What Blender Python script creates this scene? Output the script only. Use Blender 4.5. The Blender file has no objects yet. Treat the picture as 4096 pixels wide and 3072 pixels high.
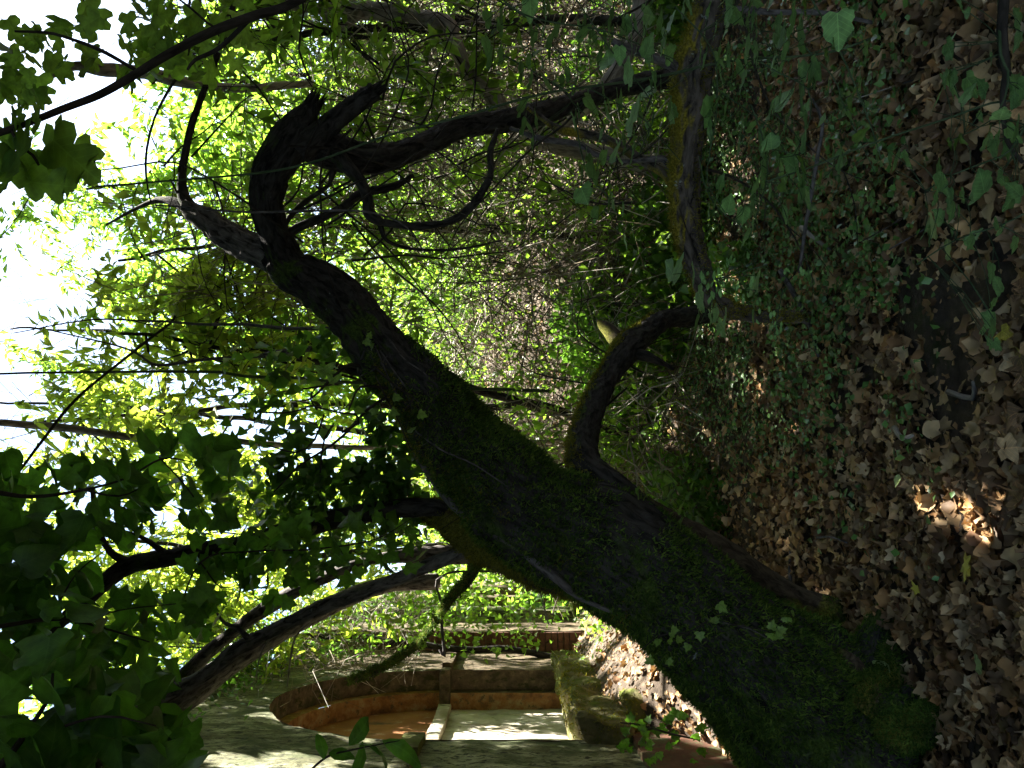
import bpy, math
import numpy as np
from mathutils import Vector, Matrix

# ---------------------------------------------------------------- camera, world, sun, exposure
sc = bpy.context.scene
COL = sc.collection
F, CX, CY, EYE = 3076.0, 2048.0, 1536.0, 1.5          # focal length in photo pixels, centre, eye height (m)

cam_d = bpy.data.cameras.new('camera')
cam = bpy.data.objects.new('camera', cam_d)
COL.objects.link(cam)
cam_d.sensor_width = 36.0
cam_d.lens = 36.0 * F / 4096.0
cam_d.clip_end = 500
cam_d.clip_start = 0.05
# the phone was held upright, the picture is stored on its side: camera right = world down, camera up = world right
cam.matrix_world = Matrix(((0, 1, 0, 0), (0, 0, -1, 0), (-1, 0, 0, EYE), (0, 0, 0, 1)))
sc.camera = cam

SUN_EL, SUN_AZ = math.radians(56), math.radians(42)
S = np.array([math.cos(SUN_EL) * math.sin(SUN_AZ), math.cos(SUN_EL) * math.cos(SUN_AZ), math.sin(SUN_EL)])
world = bpy.data.worlds.new('World')
sc.world = world
world.use_nodes = True
wn = world.node_tree
sky = wn.nodes.new('ShaderNodeTexSky')
sky.sky_type = 'NISHITA'
sky.sun_disc = False
sky.sun_elevation = SUN_EL
sky.sun_rotation = SUN_AZ
sky.air_density = 1.0
sky.dust_density = 1.5
wn.nodes['Background'].inputs[1].default_value = 0.05
wn.links.new(sky.outputs[0], wn.nodes['Background'].inputs[0])
sl = bpy.data.lights.new('sun', 'SUN')
sl.energy = 5.0
sl.angle = math.radians(0.53)
sl.color = (1.0, 0.95, 0.86)
so = bpy.data.objects.new('sun', sl)
COL.objects.link(so)
so.rotation_euler = Vector(S).to_track_quat('Z', 'Y').to_euler()
vs = sc.view_settings
vs.view_transform = 'Standard'
vs.look = 'None'
vs.exposure = 3.35
vs.gamma = 1.0
vs.use_curve_mapping = False
sc.cycles.max_bounces = 7
sc.cycles.transmission_bounces = 5
sc.cycles.diffuse_bounces = 4

# ---------------------------------------------------------------- helpers
R = np.random.default_rng(7)

def P(px, py, d):
    return np.array([(CY - py) / F * d, d, EYE - (px - CX) / F * d])

def PP(rows):
    return np.array([P(*r[:3]) for r in rows])

def hash3(i, j, k, seed):
    n = (i * 73856093) ^ (j * 19349663) ^ (k * 83492791) ^ (seed * 2654435761 & 0x7fffffff)
    n = (n ^ (n >> 13)) * 1274126177 & 0x7fffffff
    n = (n ^ (n >> 16)) & 0xffff
    return n / 65535.0

def vnoise(p, scale=1.0, seed=0):
    q = np.asarray(p, float) * scale
    i = np.floor(q).astype(np.int64)
    f = q - i
    f = f * f * (3 - 2 * f)
    out = 0
    for a in (0, 1):
        for b in (0, 1):
            for c in (0, 1):
                w = (f[..., 0] if a else 1 - f[..., 0]) * (f[..., 1] if b else 1 - f[..., 1]) * (f[..., 2] if c else 1 - f[..., 2])
                out = out + w * hash3(i[..., 0] + a, i[..., 1] + b, i[..., 2] + c, seed)
    return out * 2 - 1

def fbm(p, scale=1.0, octv=3, seed=0):
    o, a = 0, 1.0
    for k in range(octv):
        o = o + a * vnoise(p, scale * 2 ** k, seed + k)
        a *= 0.5
    return o

def norm(v):
    return v / np.maximum(np.linalg.norm(v, axis=-1, keepdims=True), 1e-9)

def make_mesh(name, V, Fs, mat, smooth=False, attr=None):
    """V (n,3); Fs one (m,k) index array or a list of them"""
    if not isinstance(Fs, (list, tuple)):
        Fs = [Fs]
    me = bpy.data.meshes.new(name)
    V = np.asarray(V, np.float32)
    loops = np.concatenate([f.ravel() for f in Fs]).astype(np.int32)
    sizes = np.concatenate([np.full(len(f), f.shape[1], np.int32) for f in Fs])
    starts = np.concatenate([[0], np.cumsum(sizes)[:-1]]).astype(np.int32)
    me.vertices.add(len(V)); me.vertices.foreach_set('co', V.ravel())
    me.loops.add(len(loops)); me.loops.foreach_set('vertex_index', loops)
    me.polygons.add(len(sizes)); me.polygons.foreach_set('loop_start', starts)
    if smooth:
        me.polygons.foreach_set('use_smooth', np.ones(len(sizes), bool))
    me.update(calc_edges=True)
    if attr is not None:
        at = me.attributes.new('bark', 'FLOAT_VECTOR', 'POINT')
        at.data.foreach_set('vector', np.asarray(attr, np.float32).ravel())
    me.materials.append(mat)
    return me

def link(name, me, parent=None, loc=None):
    o = bpy.data.objects.new(name, me)
    COL.objects.link(o)
    if parent is not None:
        o.parent = parent
        o.matrix_parent_inverse = Matrix.Translation(-parent.location)
    return o

def tag(o, label=None, cat=None, group=None, kind=None):
    if label: o['label'] = label
    if cat: o['category'] = cat
    if group: o['group'] = group
    if kind: o['kind'] = kind
    return o

def thing(name, label, cat, loc, group=None):
    o = bpy.data.objects.new(name, None)
    COL.objects.link(o)
    o.location = Vector([float(v) for v in loc])
    o.empty_display_size = 0.1
    return tag(o, label, cat, group)

def spline(pts, step):
    """Catmull-Rom through rows (x,y,z,r), resampled about every `step` metres"""
    p = np.asarray(pts, float)
    p = np.vstack([2 * p[0] - p[1], p, 2 * p[-1] - p[-2]])
    out = []
    for i in range(1, len(p) - 2):
        n = max(2, int(np.linalg.norm(p[i + 1, :3] - p[i, :3]) / step))
        t = np.linspace(0, 1, n, endpoint=False)[:, None]
        a, b, c, d = p[i - 1], p[i], p[i + 1], p[i + 2]
        out.append(0.5 * ((2 * b) + (c - a) * t + (2 * a - 5 * b + 4 * c - d) * t ** 2 + (3 * b - a - 3 * c + d) * t ** 3))
    out.append(p[-2][None])
    o = np.vstack(out)
    o[:, 3] = np.maximum(o[:, 3], 0.0008)
    return o

def tube(pts, step=0.05, nseg=8, disp=None, wob=0.0, seed=0, cap=True):
    """returns verts, quads(+caps), bark coords, normals"""
    q = spline(pts, step)
    c, r = q[:, :3].copy(), q[:, 3]
    if wob:
        for k in range(3):
            c[:, k] += wob * vnoise(np.c_[np.arange(len(c)) * step * 3, np.full(len(c), k * 9.1), np.full(len(c), seed)], 1.0, seed)
    T = norm(np.gradient(c, axis=0))
    N = np.zeros_like(T)
    ref = np.array([0.3, 0.9, 0.2]) if abs(T[0] @ norm(np.array([0.3, 0.9, 0.2]))) < 0.9 else np.array([1., 0, 0])
    n = ref - T[0] * (ref @ T[0]); n /= np.linalg.norm(n)
    for i in range(len(T)):
        n = n - T[i] * (n @ T[i]); n /= np.linalg.norm(n)
        N[i] = n
    B = np.cross(T, N)
    a = np.linspace(0, 2 * np.pi, nseg, endpoint=False)
    ca, sa = np.cos(a)[None, :, None], np.sin(a)[None, :, None]
    D = N[:, None] * ca + B[:, None] * sa
    L = np.concatenate([[0], np.cumsum(np.linalg.norm(np.diff(c, axis=0), axis=1))])
    rr = r[:, None]
    bc = np.stack([np.cos(a)[None] * rr, np.sin(a)[None] * rr, np.repeat(L[:, None], nseg, 1)], -1)
    if disp is not None:
        rad = rr + disp(bc, rr)
    else:
        rad = rr * np.ones((1, nseg))
    V = (c[:, None] + D * rad[..., None]).reshape(-1, 3)
    i, j = np.meshgrid(np.arange(len(c) - 1), np.arange(nseg), indexing='ij')
    j2 = (j + 1) % nseg
    Q = np.stack([i * nseg + j, i * nseg + j2, (i + 1) * nseg + j2, (i + 1) * nseg + j], -1).reshape(-1, 4)
    return V, Q, bc.reshape(-1, 3), D.reshape(-1, 3), nseg, len(c)

def add_caps(V, Q, bc, nseg, n):
    V = np.vstack([V, V[:nseg].mean(0), V[-nseg:].mean(0)])
    bc = np.vstack([bc, bc[:nseg].mean(0), bc[-nseg:].mean(0)])
    k = np.arange(nseg); k2 = (k + 1) % nseg
    b = (n - 1) * nseg
    T = np.vstack([np.c_[k2, k, np.full(nseg, len(V) - 2)], np.c_[b + k, b + k2, np.full(nseg, len(V) - 1)]])
    return V, [Q, T], bc

def tube_obj(name, pts, mat, parent=None, step=0.05, nseg=8, disp=None, wob=0.0, seed=0):
    V, Q, bc, D, ns, n = tube(pts, step, nseg, disp, wob, seed)
    V, Fs, bc = add_caps(V, Q, bc, ns, n)
    me = make_mesh(name, V, Fs, mat, True, bc)
    return link(name, me, parent)

def merge_tubes(name, paths, mat, parent=None, step=0.1, nseg=5, wob=0.0):
    Vs, Qs, Bs, off = [], [], [], 0
    for k, p in enumerate(paths):
        V, Q, bc, D, ns, n = tube(p, step, nseg, None, wob, k)
        Vs.append(V); Qs.append(Q + off); Bs.append(bc); off += len(V)
    me = make_mesh(name, np.vstack(Vs), np.vstack(Qs), mat, True, np.vstack(Bs))
    return link(name, me, parent)

def bark_disp(amp, f=26.0, lump=0.12, seed=1):
    def g(bc, rr):
        p = bc * np.array([f, f, f * 0.30])
        w = fbm(bc, 9, 2, seed + 40)[..., None] * 1.3
        r1 = 1 - np.abs(vnoise(p + w, 1.0, seed)) * 2
        r2 = 1 - np.abs(vnoise(p * 2.1 + w * 2, 1.0, seed + 5)) * 2
        return amp * (r1 + 0.5 * r2) + lump * rr * fbm(bc, 3.5, 3, seed + 9)
    return g

# leaf outlines: right half, base to tip
OUT = {
 'ivy': [(0, 0), (.16, -.10), (.40, -.02), (.56, .12), (.36, .30), (.50, .58), (.24, .60), (.10, .85), (0, 1)],
 'broad': [(0, 0), (.22, -.06), (.42, .10), (.46, .30), (.36, .55), (.18, .80), (.06, .95), (0, 1)],
 'fig': [(0, 0), (.20, -.08), (.40, .0), (.48, .18), (.36, .32), (.20, .36), (.36, .50), (.46, .68), (.38, .80), (.20, .72), (.16, .80), (.16, .95), (0, 1.06)],
 'maple': [(0, 0), (.18, -.10), (.46, -.04), (.36, .14), (.60, .46), (.40, .46), (.24, .50), (.22, .66), (.10, .78), (0, 1)],
 'vine': [(0, 0), (.2, -.09), (.40, .03), (.44, .2), (.37, .33), (.43, .48), (.31, .62), (.2, .72), (.11, .9), (0, 1)],
 'privet': [(0, 0), (.12, .15), (.22, .4), (.18, .7), (.08, .9), (0, 1)],
}
def leaf_shape(kind, fold=0.25, curl=0.2, ripple=0.05, seed=0, wide=1.0):
    rs = np.random.default_rng(seed)
    h = np.array(OUT[kind]); n = len(h)
    my = np.clip(np.maximum.accumulate(h[:, 1]), 0, 1)
    my = 0.35 * my + 0.65 * np.linspace(0, 1, n); my[0] = 0; my[-1] = h[-1, 1]
    jit = lambda: rs.normal(0, ripple, n)
    def z(x, y): return fold * np.abs(x) + curl * (y - .35) ** 2 * (1.0)
    mid = np.c_[np.zeros(n), my, z(0, my)]
    Rr = np.c_[h[:, 0] * wide + jit() * .4, h[:, 1] + jit() * .4, z(h[:, 0], h[:, 1]) + jit()]
    Ll = np.c_[-h[:, 0] * wide + jit() * .4, h[:, 1] + jit() * .4, z(h[:, 0], h[:, 1]) + jit()]
    Rr[0] = Ll[0] = mid[0]; Rr[-1] = Ll[-1] = mid[-1]
    V = np.vstack([mid, Rr[1:-1], Ll[1:-1]])
    rid = lambda i: 0 if i == 0 else (n - 1 if i == n - 1 else n + i - 1)
    lid = lambda i: 0 if i == 0 else (n - 1 if i == n - 1 else n + (n - 2) + i - 1)
    T = []
    for i in range(n - 1):
        for f, sgn in ((rid, 1), (lid, -1)):
            a, b, c, d = i, i + 1, f(i + 1), f(i)
            tri = []
            if d != a: tri.append((a, d, c) if sgn > 0 else (a, c, d))
            if c != b: tri.append((a, c, b) if sgn > 0 else (a, b, c))
            T += tri
    return V, np.array(T)

RHOMB = (np.array([(0, 0, 0), (.5, .45, .08), (0, 1, -.12), (-.5, .45, .08)]), np.array([(0, 1, 2), (0, 2, 3)]))
IVY_LO = (np.array([(0, 0, 0), (.5, .0, .06), (.42, .4, .08), (0, 1, -.1), (-.42, .4, .08), (-.5, 0, .06)]),
          np.array([(0, 1, 2), (0, 2, 3), (0, 3, 4), (0, 4, 5)]))

def frames(Y, Nn):
    Y = norm(Y)
    X = norm(np.cross(Y, Nn))
    Z = np.cross(X, Y)
    return X, Y, Z

def cloud(name, C, Y, Nn, size, tmpl, mat, parent=None, width=1.0, stuff=True):
    V0, F0 = tmpl
    X, Y, Z = frames(Y, Nn)
    s = np.asarray(size)[:, None, None]
    w = np.asarray(width) * np.ones(len(C)); w = w[:, None, None]
    V = C[:, None] + s * (w * V0[None, :, 0, None] * X[:, None] + V0[None, :, 1, None] * Y[:, None] + V0[None, :, 2, None] * Z[:, None])
    Fc = (np.arange(len(C))[:, None, None] * len(V0) + F0[None]).reshape(-1, 3)
    o = link(name, make_mesh(name, V.reshape(-1, 3), Fc, mat), parent)
    if stuff: o['kind'] = 'stuff'
    return o

def rnd_dirs(n, rng=None):
    return norm((rng or R).normal(size=(n, 3)))

def smooth(a, b, t):
    t = np.clip((t - a) / (b - a), 0, 1)
    return t * t * (3 - 2 * t)

# leaves on the sun's line to chosen spots are dropped, shaping the sun patches
GAPS = []
def gap(Q, r): GAPS.append((np.asarray(Q, float), r))
def sun_open(C, holes=True):
    keep = np.ones(len(C), bool)
    for Q, r in GAPS:
        d = C - Q
        t = d @ S
        near = np.linalg.norm(d - t[:, None] * S, axis=1)
        keep &= ~((near < r * (1 + 0.35 * vnoise(C, 3.0, 3))) & (t > 0.25))
    if not holes: return keep
    # broken light: coherent holes are cut through the crowns along the sun's line, wide over the bank, rare over the path
    t = (C[:, 2] - 1.0) / S[2]
    g = C - t[:, None] * S
    n_ = fbm(np.stack([g[:, 0], g[:, 1], 0 * t], -1), 2.6, 2, 77)
    bank_ = smooth(-1.2, -.2, g[:, 0]) * smooth(6.2, 7.4, g[:, 1])
    thr = 1.25 - .88 * bank_
    keep &= ~((n_ > thr) & (C[:, 2] > 2.0))
    return keep

# ---------------------------------------------------------------- materials
def newmat(name):
    m = bpy.data.materials.new(name)
    m.use_nodes = True
    nt = m.node_tree
    return m, nt, nt.nodes, nt.links, nt.nodes['Principled BSDF']

def ramp(nodes, stops):
    r = nodes.new('ShaderNodeValToRGB')
    e = r.color_ramp.elements
    e[0].position, e[0].color = stops[0][0], (*stops[0][1], 1)
    e[1].position, e[1].color = stops[-1][0], (*stops[-1][1], 1)
    for p, c in stops[1:-1]:
        x = e.new(p); x.color = (*c, 1)
    return r

def leaf_mat(name, cols, trans, tw=0.45, rough=0.45, single=False, spec=0.4, spots=False):
    m, nt, N, L, bs = newmat(name)
    geo = N.new('ShaderNodeNewGeometry'); oi = N.new('ShaderNodeObjectInfo')
    add = N.new('ShaderNodeMath'); add.operation = 'ADD'
    fr = N.new('ShaderNodeMath'); fr.operation = 'FRACT'
    L.new(geo.outputs['Random Per Island'], add.inputs[0]); L.new(oi.outputs['Random'], add.inputs[1]); L.new(add.outputs[0], fr.inputs[0])
    n = len(cols)
    r = ramp(N, [(i / (n - 1), c) for i, c in enumerate(cols)])
    L.new(fr.outputs[0], r.inputs[0])
    col = r.outputs[0]
    tc = N.new('ShaderNodeTexCoord')
    nz = N.new('ShaderNodeTexNoise'); nz.inputs['Scale'].default_value = 9.0 if not single else 2.5; nz.inputs['Detail'].default_value = 4
    L.new(tc.outputs['Object'], nz.inputs['Vector'])
    mr = N.new('ShaderNodeMapRange'); mr.inputs[1].default_value = .3; mr.inputs[2].default_value = .7; mr.inputs[3].default_value = .5; mr.inputs[4].default_value = 1.4
    L.new(nz.outputs[0], mr.inputs[0])
    mul = N.new('ShaderNodeMix'); mul.data_type = 'RGBA'; mul.blend_type = 'MULTIPLY'; mul.inputs[0].default_value = 1
    L.new(col, mul.inputs[6]); L.new(mr.outputs[0], mul.inputs[7])
    col = mul.outputs[2]
    if single:    # paler midrib and side veins
        sp = N.new('ShaderNodeSeparateXYZ'); L.new(tc.outputs['Object'], sp.inputs[0])
        ab = N.new('ShaderNodeMath'); ab.operation = 'ABSOLUTE'; L.new(sp.outputs[0], ab.inputs[0])
        v1 = N.new('ShaderNodeMath'); v1.operation = 'LESS_THAN'; v1.inputs[1].default_value = .014; L.new(ab.outputs[0], v1.inputs[0])
        m1 = N.new('ShaderNodeMath'); m1.operation = 'MULTIPLY_ADD'; m1.inputs[1].default_value = -0.8; L.new(ab.outputs[0], m1.inputs[0]); L.new(sp.outputs[1], m1.inputs[2])
        m2 = N.new('ShaderNodeMath'); m2.operation = 'MULTIPLY'; m2.inputs[1].default_value = 6.5; L.new(m1.outputs[0], m2.inputs[0])
        m3 = N.new('ShaderNodeMath'); m3.operation = 'FRACT'; L.new(m2.outputs[0], m3.inputs[0])
        v2 = N.new('ShaderNodeMath'); v2.operation = 'LESS_THAN'; v2.inputs[1].default_value = .08; L.new(m3.outputs[0], v2.inputs[0])
        mx = N.new('ShaderNodeMath'); mx.operation = 'MAXIMUM'; L.new(v1.outputs[0], mx.inputs[0]); L.new(v2.outputs[0], mx.inputs[1])
        ms = N.new('ShaderNodeMath'); ms.operation = 'MULTIPLY'; ms.inputs[1].default_value = .45; L.new(mx.outputs[0], ms.inputs[0])
        mm = N.new('ShaderNodeMix'); mm.data_type = 'RGBA'; L.new(ms.outputs[0], mm.inputs[0]); L.new(col, mm.inputs[6])
        mm.inputs[7].default_value = tuple(min(1, c * 2.2 + .02) for c in cols[n // 2]) + (1,)
        col = mm.outputs[2]
    L.new(col, bs.inputs['Base Color'])
    bs.inputs['Roughness'].default_value = rough
    bs.inputs['Specular IOR Level'].default_value = spec
    tr = N.new('ShaderNodeBsdfTranslucent')
    tm = N.new('ShaderNodeMix'); tm.data_type = 'RGBA'; tm.blend_type = 'MULTIPLY'; tm.inputs[0].default_value = 1
    hv = ramp(N, [(0, tuple(c * .5 for c in trans)), (1, trans)])
    L.new(fr.outputs[0], hv.inputs[0]); L.new(hv.outputs[0], tm.inputs[6]); L.new(mr.outputs[0], tm.inputs[7])
    L.new(tm.outputs[2], tr.inputs['Color'])
    mix = N.new('ShaderNodeMixShader'); mix.inputs[0].default_value = tw
    L.new(bs.outputs[0], mix.inputs[1]); L.new(tr.outputs[0], mix.inputs[2])
    L.new(mix.outputs[0], N['Material Output'].inputs[0])
    return m

def bark_mat(name, dark, light, moss=None, mossamt=0.0, lichen=0.0, bump=0.6, f=1.0):
    m, nt, N, L, bs = newmat(name)
    at = N.new('ShaderNodeAttribute'); at.attribute_name = 'bark'
    mp = N.new('ShaderNodeMapping'); mp.inputs['Scale'].default_value = (42 * f, 42 * f, 13 * f)
    L.new(at.outputs['Vector'], mp.inputs[0])
    nz = N.new('ShaderNodeTexNoise'); nz.inputs['Scale'].default_value = 1; nz.inputs['Detail'].default_value = 6; nz.inputs['Roughness'].default_value = .65; nz.inputs['Distortion'].default_value = .6
    L.new(mp.outputs[0], nz.inputs['Vector'])
    r = ramp(N, [(.36, dark), (.62, light)]); L.new(nz.outputs[0], r.inputs[0])
    col = r.outputs[0]
    geo = N.new('ShaderNodeNewGeometry')
    sp = N.new('ShaderNodeSeparateXYZ'); L.new(geo.outputs['Normal'], sp.inputs[0])
    big = N.new('ShaderNodeTexNoise'); big.inputs['Scale'].default_value = 5; big.inputs['Detail'].default_value = 5
    L.new(at.outputs['Vector'], big.inputs['Vector'])
    if moss:
        a = N.new('ShaderNodeMath'); a.operation = 'MULTIPLY_ADD'; a.inputs[1].default_value = .22; L.new(sp.outputs[2], a.inputs[0]); L.new(big.outputs[0], a.inputs[2])
        mr = N.new('ShaderNodeMapRange'); mr.inputs[1].default_value = .62 - mossamt; mr.inputs[2].default_value = .74 - mossamt
        L.new(a.outputs[0], mr.inputs[0])
        fn = N.new('ShaderNodeTexNoise'); fn.inputs['Scale'].default_value = 120; L.new(at.outputs['Vector'], fn.inputs['Vector'])
        mc = ramp(N, [(.35, tuple(c * .5 for c in moss)), (.65, tuple(c * 1.4 for c in moss))]); L.new(fn.outputs[0], mc.inputs[0])
        mx = N.new('ShaderNodeMix'); mx.data_type = 'RGBA'; L.new(mr.outputs[0], mx.inputs[0]); L.new(col, mx.inputs[6]); L.new(mc.outputs[0], mx.inputs[7])
        col = mx.outputs[2]
    if lichen:
        ln = N.new('ShaderNodeTexNoise'); ln.inputs['Scale'].default_value = 16; ln.inputs['Detail'].default_value = 8; ln.inputs['Roughness'].default_value = .7
        L.new(at.outputs['Vector'], ln.inputs['Vector'])
        lr = N.new('ShaderNodeMapRange'); lr.inputs[1].default_value = .68 - lichen; lr.inputs[2].default_value = .72 - lichen; lr.inputs[4].default_value = .8
        L.new(ln.outputs[0], lr.inputs[0])
        mx = N.new('ShaderNodeMix'); mx.data_type = 'RGBA'; L.new(lr.outputs[0], mx.inputs[0]); L.new(col, mx.inputs[6]); mx.inputs[7].default_value = (.30, .36, .33, 1)
        col = mx.outputs[2]
    L.new(col, bs.inputs['Base Color'])
    bs.inputs['Roughness'].default_value = .9
    bs.inputs['Specular IOR Level'].default_value = .15
    bp = N.new('ShaderNodeBump'); bp.inputs['Strength'].default_value = bump; bp.inputs['Distance'].default_value = .012
    L.new(nz.outputs[0], bp.inputs['Height']); L.new(bp.outputs[0], bs.inputs['Normal'])
    return m

def noise_mat(name, stops, scale=4, rough=.95, detail=8, stretch=(1, 1, 1), stain=None, bump=.4, bd=.01, spec=.2):
    m, nt, N, L, bs = newmat(name)
    tc = N.new('ShaderNodeTexCoord')
    mp = N.new('ShaderNodeMapping'); mp.inputs['Scale'].default_value = stretch
    L.new(tc.outputs['Object'], mp.inputs[0])
    nz = N.new('ShaderNodeTexNoise'); nz.inputs['Scale'].default_value = scale; nz.inputs['Detail'].default_value = detail; nz.inputs['Roughness'].default_value = .68
    L.new(mp.outputs[0], nz.inputs['Vector'])
    r = ramp(N, stops); L.new(nz.outputs[0], r.inputs[0])
    col = r.outputs[0]
    for (sc_, lo, hi, c, st) in (stain or []):
        n2 = N.new('ShaderNodeTexNoise'); n2.inputs['Scale'].default_value = sc_; n2.inputs['Detail'].default_value = 9; n2.inputs['Roughness'].default_value = .7
        m2 = N.new('ShaderNodeMapping'); m2.inputs['Scale'].default_value = st; m2.inputs['Location'].default_value = (sc_ * 3.1, sc_, 1.7)
        L.new(tc.outputs['Object'], m2.inputs[0]); L.new(m2.outputs[0], n2.inputs['Vector'])
        mr = N.new('ShaderNodeMapRange'); mr.inputs[1].default_value = lo; mr.inputs[2].default_value = hi
        L.new(n2.outputs[0], mr.inputs[0])
        mx = N.new('ShaderNodeMix'); mx.data_type = 'RGBA'; L.new(mr.outputs[0], mx.inputs[0]); L.new(col, mx.inputs[6]); mx.inputs[7].default_value = (*c, 1)
        col = mx.outputs[2]
    L.new(col, bs.inputs['Base Color'])
    bs.inputs['Roughness'].default_value = rough
    bs.inputs['Specular IOR Level'].default_value = spec
    bp = N.new('ShaderNodeBump'); bp.inputs['Strength'].default_value = bump; bp.inputs['Distance'].default_value = bd
    L.new(nz.outputs[0], bp.inputs['Height']); L.new(bp.outputs[0], bs.inputs['Normal'])
    return m

M = {}
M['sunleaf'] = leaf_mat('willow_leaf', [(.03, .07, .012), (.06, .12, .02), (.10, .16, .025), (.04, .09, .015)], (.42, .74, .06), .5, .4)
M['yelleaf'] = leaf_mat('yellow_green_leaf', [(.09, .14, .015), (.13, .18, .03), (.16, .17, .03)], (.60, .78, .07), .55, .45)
M['shadeleaf'] = leaf_mat('light_blocking_leaf', [(.02, .035, .01), (.03, .055, .012), (.04, .06, .015)], (.04, .09, .01), .35, .5, spec=.2)  # dark and barely translucent, so the added unseen crowns hold back skylight
M['ivyleaf'] = leaf_mat('ivy_leaf', [(.03, .075, .015), (.05, .11, .02), (.07, .14, .03)], (.22, .48, .04), .45, .32, spec=.5)
M['darkleaf'] = leaf_mat('dark_leaf', [(.03, .07, .014), (.06, .12, .02), (.04, .09, .02)], (.20, .48, .03), .5, .4, single=True)
M['figleaf'] = leaf_mat('fig_leaf', [(.06, .13, .03), (.09, .18, .035), (.07, .14, .03)], (.48, .78, .07), .55, .5, single=True)
M['vineleaf'] = leaf_mat('vine_leaf', [(.17, .33, .09), (.22, .40, .11), (.18, .35, .12)], (.20, .38, .10), .3, .5, single=True)
M['limeleaf'] = leaf_mat('young_leaf', [(.12, .22, .04), (.15, .25, .04)], (.3, .5, .05), .4, .4, single=True)
M['smallleaf'] = leaf_mat('ground_cover_leaf', [(.06, .14, .03), (.09, .20, .04), (.13, .25, .07)], (.14, .30, .05), .25, .35, spec=.5)
LIT = [(.09, .04, .02), (.52, .32, .14), (.18, .095, .04), (.62, .43, .21), (.10, .055, .03), (.42, .22, .08), (.68, .51, .29), (.26, .155, .075), (.13, .08, .045), (.56, .37, .18)]
M['litter'] = leaf_mat('dead_leaf', LIT, (.3, .17, .06), .12, .6, spec=.25)
M['litter1'] = leaf_mat('dead_leaf_near', LIT, (.3, .17, .06), .12, .6, single=True, spec=.25)
M['yellow'] = leaf_mat('yellow_fallen_leaf', [(.45, .38, .05), (.50, .40, .06)], (.5, .4, .05), .2, .5, single=True)
M['palegreen'] = leaf_mat('pale_green_fallen_leaf', [(.26, .34, .12), (.28, .36, .13)], (.3, .4, .1), .2, .5, single=True)
M['moss'] = leaf_mat('moss_tuft', [(.02, .05, .01), (.06, .12, .02), (.15, .21, .035)], (.12, .20, .02), .3, .8, spec=.1)
M['mossy'] = leaf_mat('yellow_moss', [(.10, .11, .015), (.17, .16, .02), (.20, .17, .03)], (.3, .3, .03), .3, .8, spec=.1)
M['bark'] = bark_mat('dark_mossy_bark', (.005, .0045, .004), (.055, .051, .046), (.05, .08, .015), .02, .01, 1.0)
M['barkdry'] = bark_mat('grey_furrowed_bark', (.02, .017, .014), (.19, .175, .16), (.07, .09, .02), -.03, .02, 1.0)
M['barkpale'] = bark_mat('pale_grey_bark', (.12, .10, .08), (.38, .34, .29), (.10, .13, .04), -.08, .02, .3, .6)
M['barkmoss'] = bark_mat('moss_covered_bark', (.02, .015, .01), (.09, .07, .045), (.13, .13, .02), .14)
M['barklog'] = bark_mat('weathered_log_bark', (.012, .010, .009), (.13, .11, .09), (.22, .18, .02), .03, .05)
M['greystem'] = bark_mat('grey_vine_bark', (.035, .032, .030), (.15, .135, .13), None, 0, 0, .4, 1.4)
M['greenstem'] = bark_mat('green_stem', (.03, .055, .022), (.07, .10, .05), None, 0, 0, .1)
M['darkstem'] = bark_mat('dark_twig_bark', (.016, .013, .010), (.05, .042, .034), None, 0, 0, .3)
M['drystem'] = leaf_mat('dry_twig', [(.06, .045, .028), (.26, .21, .13), (.09, .065, .04), (.50, .46, .38), (.05, .035, .022)], (.1, .05, .02), .0, .8)  # palest tones put sunlight on some twigs into the colour
M['soil'] = noise_mat('forest_soil', [(.3, (.035, .026, .019)), (.55, (.085, .065, .047)), (.72, (.15, .115, .08))], 14, bump=.8, bd=.03,
                      stain=[(3, .58, .68, (.035, .045, .012), (1, 1, 1))])
M['plaster'] = noise_mat('mouldy_plaster', [(.30, (.10, .095, .05)), (.48, (.19, .19, .11)), (.62, (.33, .33, .21))], 3.0,
                         stain=[(5, .48, .56, (.10, .10, .05), (1, 1, .35)), (26, .52, .58, (.035, .035, .02), (1, 1, .45)), (2.2, .50, .62, (.06, .075, .03), (1, 1, .6)), (60, .58, .62, (.02, .02, .015), (1, 1, .2))], bump=.9, bd=.03)
M['plasterdark'] = noise_mat('brown_mouldy_plaster', [(.32, (.045, .033, .02)), (.55, (.12, .09, .055)), (.7, (.22, .17, .10))], 9,
                         stain=[(12, .52, .6, (.05, .05, .02), (1, 1, .5))], bump=.6, bd=.02)
M['orange'] = noise_mat('orange_limewash', [(.30, (.20, .075, .03)), (.52, (.30, .125, .048)), (.70, (.38, .20, .09))], 1.6,
                         stain=[(7, .57, .72, (.40, .29, .20), (1, 1, 1)), (3, .6, .7, (.12, .08, .04), (1, 1, .5))], bump=.2)
M['orangeband'] = noise_mat('flaking_orange_limewash', [(.34, (.12, .06, .025)), (.5, (.30, .15, .055)), (.64, (.36, .27, .13))], 6,
                         stain=[(14, .56, .62, (.14, .10, .05), (1, 1, 1))], bump=.6, bd=.02)
M['white'] = noise_mat('stained_white_limewash', [(.32, (.22, .18, .12)), (.5, (.48, .43, .34)), (.66, (.66, .61, .52))], 2.2,
                         stain=[(3.2, .60, .66, (.07, .05, .035), (1, 1, .6)), (16, .60, .68, (.10, .07, .05), (1, 1, .6))], bump=.3)
M['redplaster'] = noise_mat('red_washed_plaster', [(.3, (.03, .018, .012)), (.55, (.09, .04, .022)), (.7, (.13, .08, .05))], 6, bump=.6, bd=.02, stain=[(9, .5, .6, (.06, .07, .03), (1, 1, 1))])
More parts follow.
